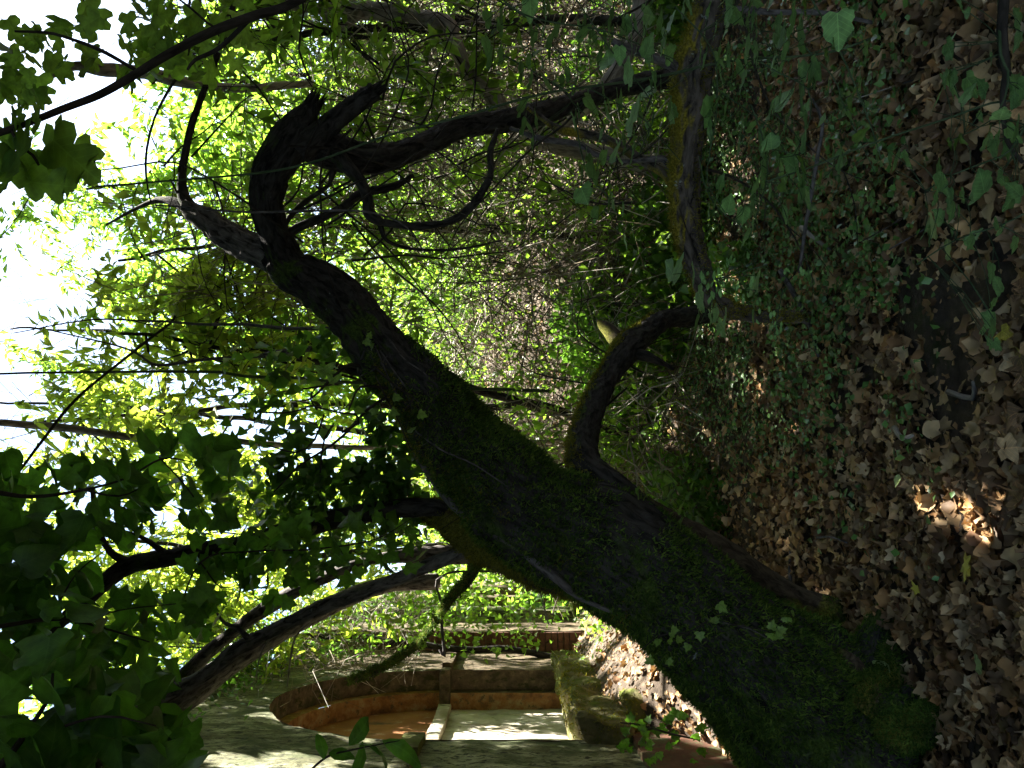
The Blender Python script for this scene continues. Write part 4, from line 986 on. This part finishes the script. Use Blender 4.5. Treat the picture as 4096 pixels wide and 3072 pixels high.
def ivy_sprig(label, stem, leaves, kind='ivyg', mat='darkstem', name='ivy_sprig'):
    p = rows(stem)
    t = thing(name, label, 'ivy', p[0][:3])
    tube_obj('stem', p, M[mat], t, .02, 6, None, .003, int(R.integers(99)))
    for px, py, d, ln in leaves:
        s_ = ln / F * d * (.68 if kind == 'ivyg' else 1)
        yd = norm(np.array([R.normal(0, 1), R.normal(0, .3), R.normal(-.5, .6)]))
        put_leaf(t, LM[kind], P(px, py, d) - yd * s_ * .4, yd, norm(np.array([R.normal(0, .5), -1, R.normal(.5, .4)])), s_)
    return t
ivy_sprig('ivy sprig with bright leaves climbing the lower trunk', [(3140, 2560, 2.72, 5), (3060, 2520, 2.72, 5), (2950, 2500, 2.72, 4), (2880, 2480, 2.74, 3)],
    [(2890, 2430, 2.72, 70), (2860, 2480, 2.74, 60), (3090, 2500, 2.7, 60), (3130, 2520, 2.68, 55), (3170, 2450, 2.72, 40), (3110, 2540, 2.68, 60), (3085, 2545, 2.7, 55), (3140, 2480, 2.7, 40), (3160, 2480, 2.7, 36)])
ivy_sprig('ivy sprig on the left edge of the trunk before the sunlit litter', [(2830, 2480, 2.75, 6), (2740, 2530, 2.75, 5), (2640, 2540, 2.76, 5), (2560, 2600, 2.78, 4)],
    [(2700, 2520, 2.72, 50), (2680, 2560, 2.74, 45), (2720, 2560, 2.74, 50), (2800, 2545, 2.72, 60), (2750, 2590, 2.74, 50), (2630, 2570, 2.76, 50), (2600, 2640, 2.76, 60), (2680, 2650, 2.76, 50), (2690, 2540, 2.75, 40)])
ivy_sprig('ivy sprig hanging across the middle of the trunk', [(1500, 1500, 3.2, 6), (1560, 1620, 3.18, 6), (1600, 1700, 3.15, 5), (1640, 1800, 3.15, 5)],
    [(1470, 1370, 3.25, 50), (1490, 1385, 3.25, 45), (1480, 1340, 3.25, 40), (1590, 1590, 3.15, 60), (1580, 1650, 3.15, 60), (1690, 1660, 3.05, 60), (1650, 1720, 3.05, 60), (1440, 1640, 3.2, 60), (1500, 1650, 3.2, 60), (1440, 1680, 3.2, 50)])
ivy_sprig('willowy sprig with pale narrow leaves before the dark ivy bush', [(1270, 1640, 3.15, 8), (1245, 1600, 3.1, 7), (1260, 1555, 3.08, 6), (1320, 1540, 3.05, 5)],
    [(1280, 1480, 3.05, 70), (1300, 1490, 3.05, 70), (1320, 1510, 3.05, 60), (1340, 1520, 3.05, 60), (1265, 1530, 3.05, 60), (1310, 1475, 3.05, 70), (1290, 1590, 3.05, 40), (1300, 1610, 3.05, 40)], 'yprivet')
ivy_sprig('bright ivy at the foot of the wall beside the sunlit litter', [(2800, 2960, 4.6, 8), (2700, 2940, 4.6, 8), (2560, 2900, 4.7, 6), (2480, 2890, 4.7, 5)],
    [(R.uniform(2480, 2820), R.uniform(2850, 3050), R.uniform(4.5, 4.9), R.uniform(28, 44)) for _ in range(40)], 'darkivy', name='ivy_patch')
ivy_sprig('long narrow leaves of a shoot crossing the orange niche', [(1180, 3140, 2.6, 12), (1300, 3030, 2.6, 9), (1400, 3000, 2.6, 7), (1600, 2960, 2.6, 5)],
    [(1600, 2990, 2.6, 190), (1440, 2930, 2.6, 170), (1480, 2980, 2.6, 150), (1520, 3000, 2.6, 160), (1450, 3020, 2.6, 150), (1350, 3010, 2.6, 130), (1290, 2990, 2.6, 120)], 'long', name='leafy_shoot')

# fig branch across the upper left with large lobed leaves
fig = thing('fig_branch', 'long dark fig branch slanting over the sky with large lobed leaves', 'branch', P(1185, 0, 2.2))
tube_obj('stem', rows([(1500, -200, 2.3, 30), (1185, 10, 2.25, 34), (1024, 65, 2.2, 36), (860, 125, 2.15, 36), (700, 205, 2.1, 34), (540, 300, 2.05, 32), (400, 375, 2.0, 30), (250, 430, 1.95, 28), (100, 490, 1.9, 26), (-60, 550, 1.85, 24)]), M['darkstem'], fig, .02, 14, None, .006, 3)
tube_obj('twig', rows([(40, 512, 1.88, 14), (80, 580, 1.88, 12), (130, 620, 1.9, 12), (155, 660, 1.9, 10)]), M['darkstem'], fig, .02, 8)
tube_obj('twig', rows([(940, 95, 2.18, 12), (860, 110, 2.15, 10), (760, 30, 2.1, 9), (640, -60, 2.1, 8)]), M['darkstem'], fig, .02, 8)
tube_obj('twig', rows([(1000, 75, 2.2, 20), (880, 190, 2.3, 18), (780, 240, 2.3, 14), (750, 280, 2.3, 10)]), M['darkstem'], fig, .02, 8)
tube_obj('twig', rows([(560, 290, 2.3, 14), (400, 200, 2.3, 16), (250, 145, 2.3, 12), (180, 130, 2.3, 12), (60, 125, 2.3, 9)]), M['darkstem'], fig, .02, 8)
figl = [(300, 640, 240), (240, 560, 200), (90, 590, 230), (30, 660, 190), (60, 520, 190), (190, 690, 150), (30, 560, 180), (150, 470, 110), (215, 740, 170), (280, 735, 120), (130, 730, 150), (330, 610, 170), (80, 450, 80), (20, 740, 180)]
for px, py, ln in figl:
    d = R.uniform(1.85, 2.1); s_ = ln / F * d
    yd = norm(np.array([-(py - 620) * 1.0 + R.normal(0, 40), R.normal(0, 60), -(px - 130) * .8 + R.normal(0, 40)]) + [0, 0, -40])
    put_leaf(fig, LM['fig'], P(px, py, d) - yd * s_ * .5, yd, norm(np.array([R.normal(0, .25), -.8, R.uniform(.2, .9)])), s_)
for _ in range(110):
    px, py = R.uniform(330, 1000), R.uniform(-40, 330)
    if R.random() < .25: px, py = R.uniform(0, 260), R.uniform(100, 420)
    if px < 420 and py < 60: continue
    d = R.uniform(2.3, 3.2); s_ = R.uniform(70, 125) / F * d
    yd = norm(np.array([R.normal(-.4, .7), R.normal(0, .5), R.normal(-.5, .6)]))
    put_leaf(fig, LM['fig'], P(px, py, d) - yd * s_ * .5, yd, norm(rnd_dirs(1)[0] + [0, -.3, .6]), s_)

# dark leafy boughs bottom left
def bough(label, rws, twigs, boxes, kinds, name='leafy_bough', mat='darkstem'):
    p = rows(rws)
    t = thing(name, label, 'branch', p[0][:3])
    tube_obj('stem', p, M[mat], t, .03, 10, None, .01, int(R.integers(99)))
    for tw in twigs: tube_obj('twig', rows(tw), M[mat], t, .03, 6, None, .006, int(R.integers(99)))
    for (x0, x1, y0, y1, d0, d1, n, lo, hi) in boxes:
        for _ in range(n):
            px, py, d = R.uniform(x0, x1), R.uniform(y0, y1), R.uniform(d0, d1)
            s_ = R.uniform(lo, hi) / F * d
            yd = norm(np.array([R.normal(0, .8), R.normal(0, .5), R.normal(-.6, .6)]))
            put_leaf(t, LM[kinds[R.integers(len(kinds))]], P(px, py, d) - yd * s_ * .5, yd, norm(rnd_dirs(1)[0] * .8 + [0, -.3, .7]), s_)
    return t
bough('dark bough of big near leaves filling the lower left corner', [(-100, 3200, 1.5, 40), (100, 2950, 1.6, 24), (220, 2750, 1.7, 14), (215, 2620, 1.75, 8)],
      [[(100, 2950, 1.6, 14), (400, 2860, 1.6, 10), (620, 2900, 1.65, 6)]],
      [(-20, 420, 2600, 3080, 1.5, 2.1, 50, 140, 230), (350, 650, 2700, 3080, 1.6, 2.1, 18, 180, 280), (550, 760, 2900, 3080, 1.7, 2.2, 12, 160, 260)], ['darkbroad', 'darkivy'])
bough('shade leaved bough with pointed leaves below the thin black trunk', [(-60, 2500, 2.2, 20), (200, 2480, 2.4, 14), (420, 2520, 2.6, 9), (600, 2560, 2.7, 5)],
      [[(200, 2480, 2.4, 9), (300, 2300, 2.5, 7), (420, 2200, 2.6, 4)], [(300, 2490, 2.5, 8), (480, 2440, 2.6, 6), (700, 2420, 2.7, 4)]],
      [(-20, 420, 2300, 2640, 2.2, 3.0, 46, 100, 170), (350, 700, 2380, 2760, 2.6, 3.4, 40, 90, 150)], ['darkivy', 'darkbroad'])
bough('dark ivy leaved bough hanging at the left edge in mid picture', [(-60, 1960, 2.4, 22), (120, 1980, 2.5, 16), (320, 1950, 2.6, 12), (500, 1900, 2.7, 9), (640, 1830, 2.8, 8), (760, 1850, 2.9, 5)],
      [[(320, 1950, 2.6, 9), (480, 1980, 2.6, 8), (580, 1940, 2.7, 6)], [(640, 1830, 2.8, 6), (760, 1960, 2.8, 6), (820, 2060, 2.9, 4)]],
      [(-20, 600, 1860, 2180, 2.4, 3.2, 60, 90, 150), (500, 960, 1740, 2100, 2.7, 3.4, 56, 80, 130), (-20, 300, 2050, 2350, 2.4, 3.0, 34, 110, 170)], ['darkivy', 'darkbroad'])
bough('ivy trail of separate pointed leaves hanging before the sunny clearing', [(700, 2500, 2.9, 6), (800, 2250, 2.9, 8), (1000, 2210, 3.0, 7), (1250, 2200, 3.1, 7), (1500, 2160, 3.2, 5), (1660, 2070, 3.2, 3)],
      [[(800, 2250, 2.9, 7), (880, 2350, 2.9, 5), (960, 2340, 2.9, 4)]],
      [(760, 1250, 2080, 2420, 2.8, 3.4, 62, 70, 110), (1250, 1700, 2060, 2300, 3.0, 3.5, 24, 50, 90), (600, 900, 2380, 2560, 2.8, 3.2, 18, 80, 120), (1000, 1450, 2200, 2380, 3, 3.4, 20, 60, 100)], ['darkivy'])

# ivy bush hanging on the trunk (uncountable small leaves as one part)
def ivy_mass(name, label, blobs, stems, n, lo, hi, mat='ivyleaf', base=None, cat='ivy'):
    t = thing(name, label, cat, base)
    merge_tubes('stem', [rows(s_) for s_ in stems], M['darkstem'], t, .04, 6, .02)
    Cs = []
    tot = sum(b[-1] for b in blobs)
    for (px, py, d, rx, ry, rd, w) in blobs:
        m = int(n * w / tot)
        q = R.normal(0, .5, (m, 3))
        q = norm(q) * (R.random((m, 1)) ** .45)
        c = P(px, py, d) + q * np.array([rx, rd, ry])
        Cs.append(c)
    C = np.vstack(Cs)
    C = C[fbm(C, 4.2, 2, 8) > -.1]
    C = C[sun_open(C)]
    m = len(C)
    Y = R.normal(0, .7, (m, 3)) + [0, 0, -.7]
    cloud('foliage', C, Y, norm(R.normal(0, .5, (m, 3)) + [0, -.3, .8]), R.uniform(lo, hi, m), IVY_LO, M[mat], t)
    return t
ivy_mass('ivy_bush', 'dense dark ivy bush with bare twisting stems growing on the upper side of the trunk',
    [(1420, 1620, 3.6, .25, .28, .25, 2), (1270, 1450, 3.7, .2, .25, .25, 1.6), (1250, 1720, 3.75, .3, .4, .3, 2.5), (1400, 1880, 3.8, .28, .4, .25, 2), (1560, 1960, 3.8, .22, .25, .2, 1.2), (1080, 1560, 3.9, .3, .3, .25, 1.6), (1650, 1750, 3.75, .15, .25, .2, 1), (1150, 1950, 3.9, .35, .4, .3, 1.6), (1330, 2080, 4.0, .25, .4, .3, 1.4), (1600, 2060, 4.1, .2, .25, .2, .8)],
    [[(1500, 1480, 3.5, 16), (1400, 1440, 3.4, 14), (1330, 1500, 3.3, 12), (1250, 1580, 3.3, 9), (1150, 1600, 3.4, 5)],
     [(1560, 1560, 3.4, 14), (1470, 1630, 3.25, 12), (1380, 1740, 3.2, 11), (1300, 1800, 3.2, 10), (1200, 1860, 3.3, 8), (1100, 1960, 3.3, 6)],
     [(1380, 1740, 3.2, 10), (1440, 1700, 3.2, 12), (1420, 1660, 3.2, 10), (1360, 1650, 3.2, 8), (1240, 1620, 3.2, 8)],
     [(1560, 1540, 3.35, 14), (1450, 1540, 3.25, 10), (1400, 1640, 3.2, 8)], [(1500, 1450, 3.3, 9), (1600, 1560, 3.2, 9), (1640, 1600, 3.2, 8), (1600, 1660, 3.2, 6)],
     [(1300, 1650, 3.2, 8), (1260, 1750, 3.2, 9), (1180, 1800, 3.2, 7), (1050, 1770, 3.2, 6)], [(1290, 1900, 3.3, 8), (1300, 1760, 3.3, 8), (1330, 1690, 3.3, 6)], [(1024, 1640, 3.2, 7), (1150, 1640, 3.2, 8), (1230, 1620, 3.2, 7)]],
    3600, .035, .07, base=P(1500, 1500, 3.5))

# ---------------------------------------------------------------- background: undergrowth and trees
def tangle(name, label, n, fx, mat='drystem', kind='stuff', cat='undergrowth', rmin=.002, rmax=.006, l0=.25, l1=1.0):
    c, dr = fx(n)
    n = len(c)
    L_ = R.uniform(l0, l1, n)[:, None]
    bend = rnd_dirs(n) * L_ * .18
    p0, p2 = c - dr * L_ / 2, c + dr * L_ / 2
    p1 = c + bend
    rad = R.uniform(rmin, rmax, n)[:, None]
    ax = norm(np.cross(dr, rnd_dirs(n))); bx_ = np.cross(dr, ax)
    ring = []
    for p, k in ((p0, 1.0), (p1, .8), (p2, .35)):
        for a in (0, 2.094, 4.189):
            ring.append(p + (ax * math.cos(a) + bx_ * math.sin(a)) * rad * k)
    V = np.stack(ring, 1).reshape(-1, 3)
    F0 = []
    for s_ in (0, 3):
        for a in range(3):
            b = (a + 1) % 3
            F0.append((s_ + a, s_ + b, s_ + 3 + b, s_ + 3 + a))
    Fq = (np.arange(n)[:, None, None] * 9 + np.array(F0)[None]).reshape(-1, 4)
    return tag(link(name, make_mesh(name, V, Fq, M[mat])), label, cat, None, kind)

def bank_pts(n):
    x = R.uniform(-1.6, 5.5, n); y = R.uniform(5.6, 11.5, n)
    z = H(x, y) + R.random(n) ** 1.4 * (1.5 + .35 * (x > 1.0))
    c = np.stack([x, y, z], -1)
    k = (fbm(c, 1.5, 2, 21 if n < 10000 else 28) > (.02 if n < 10000 else -.12)) & sun_open(c)
    c = c[k]
    d = norm(R.normal(0, .8, (len(c), 3)) + [0, 0, .25])
    return c, d
tangle('dry_undergrowth', 'tangle of brown twigs and twigs coloured pale as if sunlit, on the bank right of the trunk', 8600, bank_pts, rmax=.009, l1=1.3)
def up_pts(n):
    x = R.uniform(.6, 5.0, n); y = R.uniform(5.2, 9, n)
    z = R.uniform(1.2, 4.2, n)
    c = np.stack([x, y, z], -1); c = c[fbm(c, .9, 2, 23) > -.2]
    return c, norm(R.normal(0, .6, (len(c), 3)) + [0, 0, .7])
tangle('dry_undergrowth', 'finer bare twigs tangled higher up behind the hanging limb', 5200, up_pts, rmin=.002, rmax=.007, l0=.4, l1=1.6)
def wall_pts(n):
    s_ = R.uniform(2.2, 12, n); e_ = np.abs(R.normal(0, .35, n)); z = R.uniform(2.6, 4.8, n)
    c = W(s_, e_, z); c = c[sun_open(c)]; n = len(c); return c, norm(R.normal(0, .7, (n, 3)) + [0, 0, -.4])
tangle('dry_undergrowth', 'brown twigs and old vine stems hanging off the wall top', 1800, wall_pts, rmin=.002, rmax=.005)

def bush(name, label, C, lo, hi, mat, tmpl=RHOMB, width=.5, cat='undergrowth', droop=.5, kind='stuff'):
    C = C[sun_open(C)]
    m = len(C)
    Y = R.normal(0, .7, (m, 3)) + [0, 0, -droop]
    return tag(cloud(name, C, Y, norm(R.normal(0, .6, (m, 3)) + [0, 0, .8]), R.uniform(lo, hi, m), tmpl, M[mat], width=width), label, cat, None, kind)
def clumped(n, box, sc_, thr, seed):
    lo, hi = np.array(box[0]), np.array(box[1])
    c = lo + (hi - lo) * R.random((n, 3))
    return c[fbm(c, sc_, 2, seed) > thr]
c, _ = bank_pts(42000); c = c[(R.random(len(c)) < .6 + .4 * smooth(1.0, 3.0, c[:, 2]))]
bush('undergrowth_leaves', 'small green leaves scattered through the twig bank', c, .035, .10, 'sunleaf', width=.5)
x = R.uniform(-1.9, .9, 16000); y = R.uniform(4.6, 8.0, 16000); k = fbm(np.stack([x, y, 0 * x], -1), .9, 2, 44) > -.15; k &= wdist(x, y) > .9
c = np.stack([x[k], y[k], H(x[k], y[k]) + R.random(k.sum()) ** 2 * .45], -1); c = c[sun_open(c)]
bush('ivy_ground_cover', 'dark ivy leaves carpeting the ground behind the leaning trunk', c, .03, .075, 'ivyleaf', IVY_LO, 1.0)
c = W(R.uniform(3.9, 12, 7000), np.abs(R.normal(0, .22, 7000)) + .02, 4.9 - np.abs(R.normal(0, 1.15, 7000)))
c = c[fbm(c, 1.3, 2, 66) > -.25]
bush('wall_ivy', 'ivy and narrow creeper leaves hanging down the old wall past the niche', c, .03, .075, 'ivyleaf', IVY_LO, .9, 'ivy')
c = W(R.uniform(-1, 4.0, 2600), np.abs(R.normal(0, .15, 2600)) + .02, 4.75 - np.abs(R.normal(0, .35, 2600)))
bush('wall_ivy', 'creeper fringe along the wall top right above the niche', c[fbm(c, 1.6, 2, 67) > -.2], .03, .07, 'ivyleaf', IVY_LO, .9, 'ivy')

def bg_tree(label, base, top, lean, crowns, n, lo, hi, mat, width=.38, trunk_r=.045, barkm='bark', clump=.28, droop=.6, name='background_tree', group=None, density=150):
    """crowns: list of (x,y,z,rx,ry,rz)"""
    bx_, by_ = base
    z0 = float(H(bx_, by_)) - .1
    t = thing(name, label, 'tree', (bx_, by_, z0), group)
    tx, ty, tz = top
    mid = ((bx_ + tx) / 2 + lean, (by_ + ty) / 2, (z0 + tz) / 2)
    tube_obj('trunk', [(bx_, by_, z0, trunk_r), (*mid, trunk_r * .75), (tx, ty, tz, trunk_r * .3)], M[barkm], t, .15, 10, None, .04, int(R.integers(99)))
    limbs = []
    for (cx, cy, cz, rx, ry, rz) in crowns:
        for _ in range(5):
            a = R.uniform(.35, .95); st = np.array([bx_ + (tx - bx_) * a, by_ + (ty - by_) * a, z0 + (tz - z0) * a]); 
            en = np.array([cx, cy, cz]) + R.uniform(-.75, .75, 3) * [rx, ry, rz]
            m = (st + en) / 2 + R.normal(0, .12, 3)
            sg = st + (en - st) * np.linspace(0, 1, 12)[:, None]
            if len(limbs) > 2 and not sun_open(sg, False).all(): continue
            limbs.append([(*st, trunk_r * .3), (*m, trunk_r * .18), (*en, .004)])
    lo_ = merge_tubes('limbs', limbs, M[barkm], t, .25, 5, .03)
    tot = sum(c[3] * c[4] * c[5] for c in crowns)
    Cs, Ys, sprays = [], [], []
    for (cx, cy, cz, rx, ry, rz) in crowns:
        m = int(n * rx * ry * rz / tot)
        kcl = max(4, m // density)
        q = norm(R.normal(size=(kcl, 3))) * R.random((kcl, 1)) ** .4
        cc = np.array([cx, cy, cz]) + q * [rx, ry, rz]
        nt = max(3, m // 16)                                       # leafy twigs, 16 leaves on each
        idx = R.integers(kcl, size=nt)
        t0 = cc[idx] + R.normal(0, clump, (nt, 3))
        td = norm(R.normal(0, .8, (nt, 3)) + [0, 0, -.25]); tl = R.uniform(.3, .75, nt)
        u = np.tile((np.arange(16) + .5) / 16, (nt, 1)); sd = np.where(np.arange(16) % 2, 1.0, -1.0)
        side = norm(np.cross(td, rnd_dirs(nt)))
        pos = t0[:, None] + td[:, None] * (u * tl[:, None])[..., None] + np.array([0, 0, -1.]) * (u ** 2 * tl[:, None] * .35)[..., None]
        yd = td[:, None] * .7 + side[:, None] * sd[None, :, None] * .9 + R.normal(0, .3, (nt, 16, 3)) + [0, 0, -droop * .6]
        Cs.append(pos.reshape(-1, 3)); Ys.append(yd.reshape(-1, 3))
        for w in R.choice(nt, min(nt, 40), replace=False):
            sprays.append([(*pos[w, 0], .004), (*pos[w, 8], .003), (*pos[w, 15], .0015)])
    merge_tubes('twigs', sprays, M['darkstem'], t, .4, 4)['kind'] = 'stuff'
    C = np.vstack(Cs); Y = np.vstack(Ys)
    k = sun_open(C)
    if name == 'added_shade_tree': k &= (C[:, 2] > EYE + .70 * C[:, 1] + .15) | (np.abs(C[:, 0]) > .53 * C[:, 1] + .15) | (C[:, 1] < .2)
    C = C[k]; Y = Y[k]
    m = len(C)
    cloud('crown', C, Y, norm(R.normal(0, .6, (m, 3)) + [0, -.2, .7]), R.uniform(lo, hi, m), RHOMB, M[mat], t, width)
    return t

BG = [
 ('sunny willow like tree right behind the snapped limb', (1.6, 8.2), (1.3, 8.0, 5.6), .2, [(1.2, 8.0, 4.6, 1.3, 1.0, 1.1), (2.2, 7.6, 3.6, 1.1, .9, 1.0), (.6, 7.6, 3.5, .8, .8, .9)], 17000, .05, .10, 'sunleaf', .42),
 ('yellow green tree between the trunk top and the dark leaves', (-.3, 8.6), (-.4, 8.2, 6.6), .15, [(-.4, 8.2, 5.2, 1.2, 1.0, 1.3), (.3, 8.0, 4.0, 1.0, .8, .9)], 16000, .06, .12, 'yelleaf', .32),
 ('tall sunlit tree behind the dark ivy bush', (-1.8, 9.0), (-1.7, 8.8, 7.4), -.2, [(-1.7, 8.8, 5.6, 1.4, 1.0, 1.4), (-1.3, 8.2, 4.0, 1.2, .8, .9), (-1.9, 8.6, 3.0, .9, .7, .7)], 20000, .06, .12, 'yelleaf', .32),
 ('bright tree beyond the wall, behind the thin black trunk', (-3.4, 9.6), (-3.1, 9.0, 7.6), .2, [(-3.0, 9.0, 5.9, 1.5, 1.0, 1.5), (-2.9, 8.6, 4.6, 1.0, .8, .8)], 17000, .06, .11, 'yelleaf', .34),
 ('leafy tree rising behind the old wall at the lower left', (-5.6, 8.5), (-5.0, 8.0, 7.0), .2, [(-4.6, 7.6, 5.9, 1.5, 1.1, 1.1), (-4.0, 8.4, 6.0, 1.2, 1.0, 1.2)], 13000, .06, .11, 'sunleaf', .4),
 ('sunlit shrubby tree on the bank at the top of the picture', (3.4, 8.6), (3.2, 8.2, 4.8), .1, [(3.2, 8.0, 3.9, 1.4, 1.0, 1.1), (3.9, 8.2, 2.9, 1.1, 1.0, .8), (2.6, 8.8, 2.6, 1.0, .8, .6)], 13000, .05, .09, 'sunleaf', .45),
 ('small leaved tree thinning out into the sky on the upper right', (3.0, 10.5), (2.6, 10.2, 7.6), -.1, [(2.6, 10.2, 6.2, 1.5, 1.0, 1.0), (3.8, 9.8, 5.4, 1.2, 1.0, 1.0)], 13000, .06, .10, 'sunleaf', .45),
 ('pale tree top reaching highest against the sky', (.6, 11.5), (.8, 11.2, 8.8), .1, [(.6, 11.2, 7.0, 1.6, 1.1, 1.2), (-.6, 11.4, 7.4, 1.2, 1.0, 1.0)], 13000, .06, .12, 'yelleaf', .34),
 ('curtain of hanging green leaves right of the snapped stub', (2.9, 6.1), (2.4, 5.6, 4.2), .1, [(2.2, 5.3, 3.0, .8, .5, .9), (2.4, 5.5, 2.0, .7, .5, .7), (2.9, 5.2, 3.6, .6, .5, .6)], 6500, .04, .08, 'sunleaf', .5),
 ('broad leaved sapling glowing behind the bend of the arching limb', (-.5, 7.4), (.5, 7.0, 5.2), .1, [(.6, 6.9, 4.6, .9, .6, .9), (1.5, 6.8, 4.0, .8, .5, .7), (-.1, 7.0, 3.9, .6, .5, .6)], 5200, .055, .085, 'yelleaf', .6),
 ('lacy tree top with narrow leaves spread against the white sky', (-.9, 10.4), (-.2, 10.0, 8.4), .1, [(.0, 10.0, 7.6, 1.4, .8, .8), (1.4, 10.0, 7.5, 1.1, .8, .6), (-1.6, 10.2, 8.2, 1.2, .8, .9), (1.0, 10.2, 6.6, 1.6, .8, .7), (2.6, 9.6, 7.0, 1.0, .8, .6)], 17000, .05, .085, 'sunleaf', .4),
 ('far sunny tree over the middle of the bank', (1.6, 13.5), (1.5, 13.2, 7.6), .1, [(1.5, 13.0, 5.4, 2.2, 1.2, 1.8), (.3, 13.2, 4.6, 1.5, 1.0, 1.2)], 13000, .08, .13, 'sunleaf', .4),
 ('far pale tree seen left of the trunk through the gap', (-3.0, 14), (-3.0, 13.8, 8.5), .1, [(-3.0, 13.6, 6.2, 2.2, 1.2, 2.2), (-2.4, 13.4, 3.4, 1.6, 1.0, 1.4)], 15000, .08, .13, 'yelleaf', .4),
 ('far tree behind the shrubs at the upper right', (5.4, 13), (5.2, 12.8, 7.0), .1, [(5.0, 12.6, 5.0, 2.2, 1.2, 2.0), (3.6, 12.4, 3.6, 1.4, 1.0, 1.0)], 12000, .08, .12, 'sunleaf', .45),
 ('far tree above the wall line on the left', (-6.4, 13.5), (-6.2, 13.2, 8.6), .1, [(-6.0, 13.0, 6.6, 2.4, 1.2, 2.2), (-5.2, 12.8, 8.6, 1.6, 1.0, 1.0)], 13000, .08, .13, 'sunleaf', .4),
]
for (lab, base, top, lean, crowns, n, lo, hi, mat, wd_) in BG:
    bg_tree(lab, base, top, lean, crowns, int(n * (.31 if base[1] < 12 else .32)), lo * 1.35, hi * 1.8, mat, wd_)

x = R.uniform(-7, 9, 22000); y = R.uniform(13.5, 22, 22000)
c = np.stack([x, y, H(x, y) + R.random(22000) ** 1.2 * 3.0], -1)
bush('far_thicket', 'mass of far foliage closing the view behind the bank', c[fbm(c, .55, 2, 12) > -.35], .12, .26, 'sunleaf', width=.5)
x = R.uniform(-6, 9, 6000); y = R.uniform(11, 15, 6000)
c = np.stack([x, y, H(x, y) + R.random(6000) ** 2 * 1.2], -1)
bush('far_thicket', 'low leafy growth along the crest of the bank', c, .08, .18, 'ivyleaf', IVY_LO, width=.8)
for k, (x0, y0, r_) in enumerate(((.2, 6.6, .5), (1.2, 6.2, .55), (2.3, 6.4, .6), (.6, 7.8, .6), (1.9, 7.7, .6), (3.1, 7.4, .6), (-.6, 7.6, .5), (2.9, 5.6, .5), (1.0, 5.4, .4))):
    q = norm(R.normal(size=(1500, 3))) * R.random((1500, 1)) ** .4 * [r_, r_, r_ * .8]
    c = np.array([x0, y0, float(H(x0, y0)) + r_ * .45]) + q; c = c[fbm(c, 2.5, 2, 50 + k) > -.15]; c = c[c[:, 2] > H(c[:, 0], c[:, 1])]
    places = ['behind the mossy low limb', 'in the middle of the shaded bank', 'between the log and the bank', 'on the bank above the low limb', 'high in the middle of the bank', 'farthest right on the bank', 'on the bank closest to the leaning trunk', 'under the slanting olive trunk', 'just behind the left end of the log']
    bush('bramble_bush', 'low green bramble clump ' + places[k], c, .04, .10, 'ivyleaf' if k % 2 else 'sunleaf', IVY_LO if k % 2 else RHOMB, .8 if k % 2 else .5, 'bramble', .5, None)
# ivy covered low bush between the second stem and the wall (sun caught)
bush('undergrowth_leaves', 'glossy sunlit leaves in the clearing between trunk and wall', clumped(9000, ((-2.9, 8.0, .4), (-1.0, 10.5, 3.4)), .9, -.1, 91), .04, .08, 'sunleaf', IVY_LO, .8)

# ---------------------------------------------------------------- unseen trees added outside the frame to block sun and skylight
bg_tree('unseen broad tree added outside the view to the right to cast shade', (4.6, 3.2), (3.2, 4.6, 8.6), .2,
        [(2.6, 4.9, 7.4, 2.2, 2.0, .9), (4.6, 5.2, 6.6, 2.0, 2.0, 1.2), (.4, 5.4, 7.4, 1.8, 1.6, .7), (4.8, 7.0, 7.2, 1.6, 1.4, 1.0), (2.2, 6.8, 8.0, 1.6, 1.2, .7), (2.4, 9.0, 8.7, 1.9, 1.4, .6), (4.6, 2.0, 3.0, 1.3, 1.8, 2.4)], 54000, .16, .27, 'shadeleaf', .7, .2, 'bark', .75, .3, 'added_shade_tree', None, 40)
bg_tree('unseen broad tree added outside the view to the left, over the wall, to cast shade', (-3.6, 1.8), (-1.6, 4.4, 7.8), .2,
        [(-1.2, 5.2, 7.2, 2.0, 1.6, .7), (-.9, 7.3, 7.7, 1.3, 1.1, .6), (-2.6, 3.4, 6.2, 1.8, 1.4, .9), (0.2, 7.6, 7.9, 1.0, .9, .5), (-.9, 6.3, 7.0, 1.0, .8, .4), (0.0, 2.8, 6.0, 2.0, 1.4, .8), (2.2, 2.6, 6.2, 1.6, 1.4, .8), (-3.4, 1.4, 3.6, 1.0, 1.4, 1.6)], 46000, .16, .27, 'shadeleaf', .7, .2, 'bark', .75, .3, 'added_shade_tree', None, 40)
bg_tree('unseen spreading tree added behind the viewpoint to cut the skylight', (2.2, -3.0), (1.0, -1.2, 7.6), .2,
        [(0.0, .0, 6.2, 3.2, 1.6, .8), (3.6, .2, 6.0, 1.8, 2.0, .9), (-3.4, -.6, 6.2, 2.0, 2.0, .9), (0.4, -3.6, 5.6, 3.5, 1.8, 1.2), (-2.4, -4.2, 3.2, 2.0, 1.0, 2.2), (4.2, -3.0, 3.0, 1.8, 1.4, 2.4)], 30000, .14, .24, 'shadeleaf', .8, .2, 'bark', .6, .25, 'added_shade_tree', None, 40)
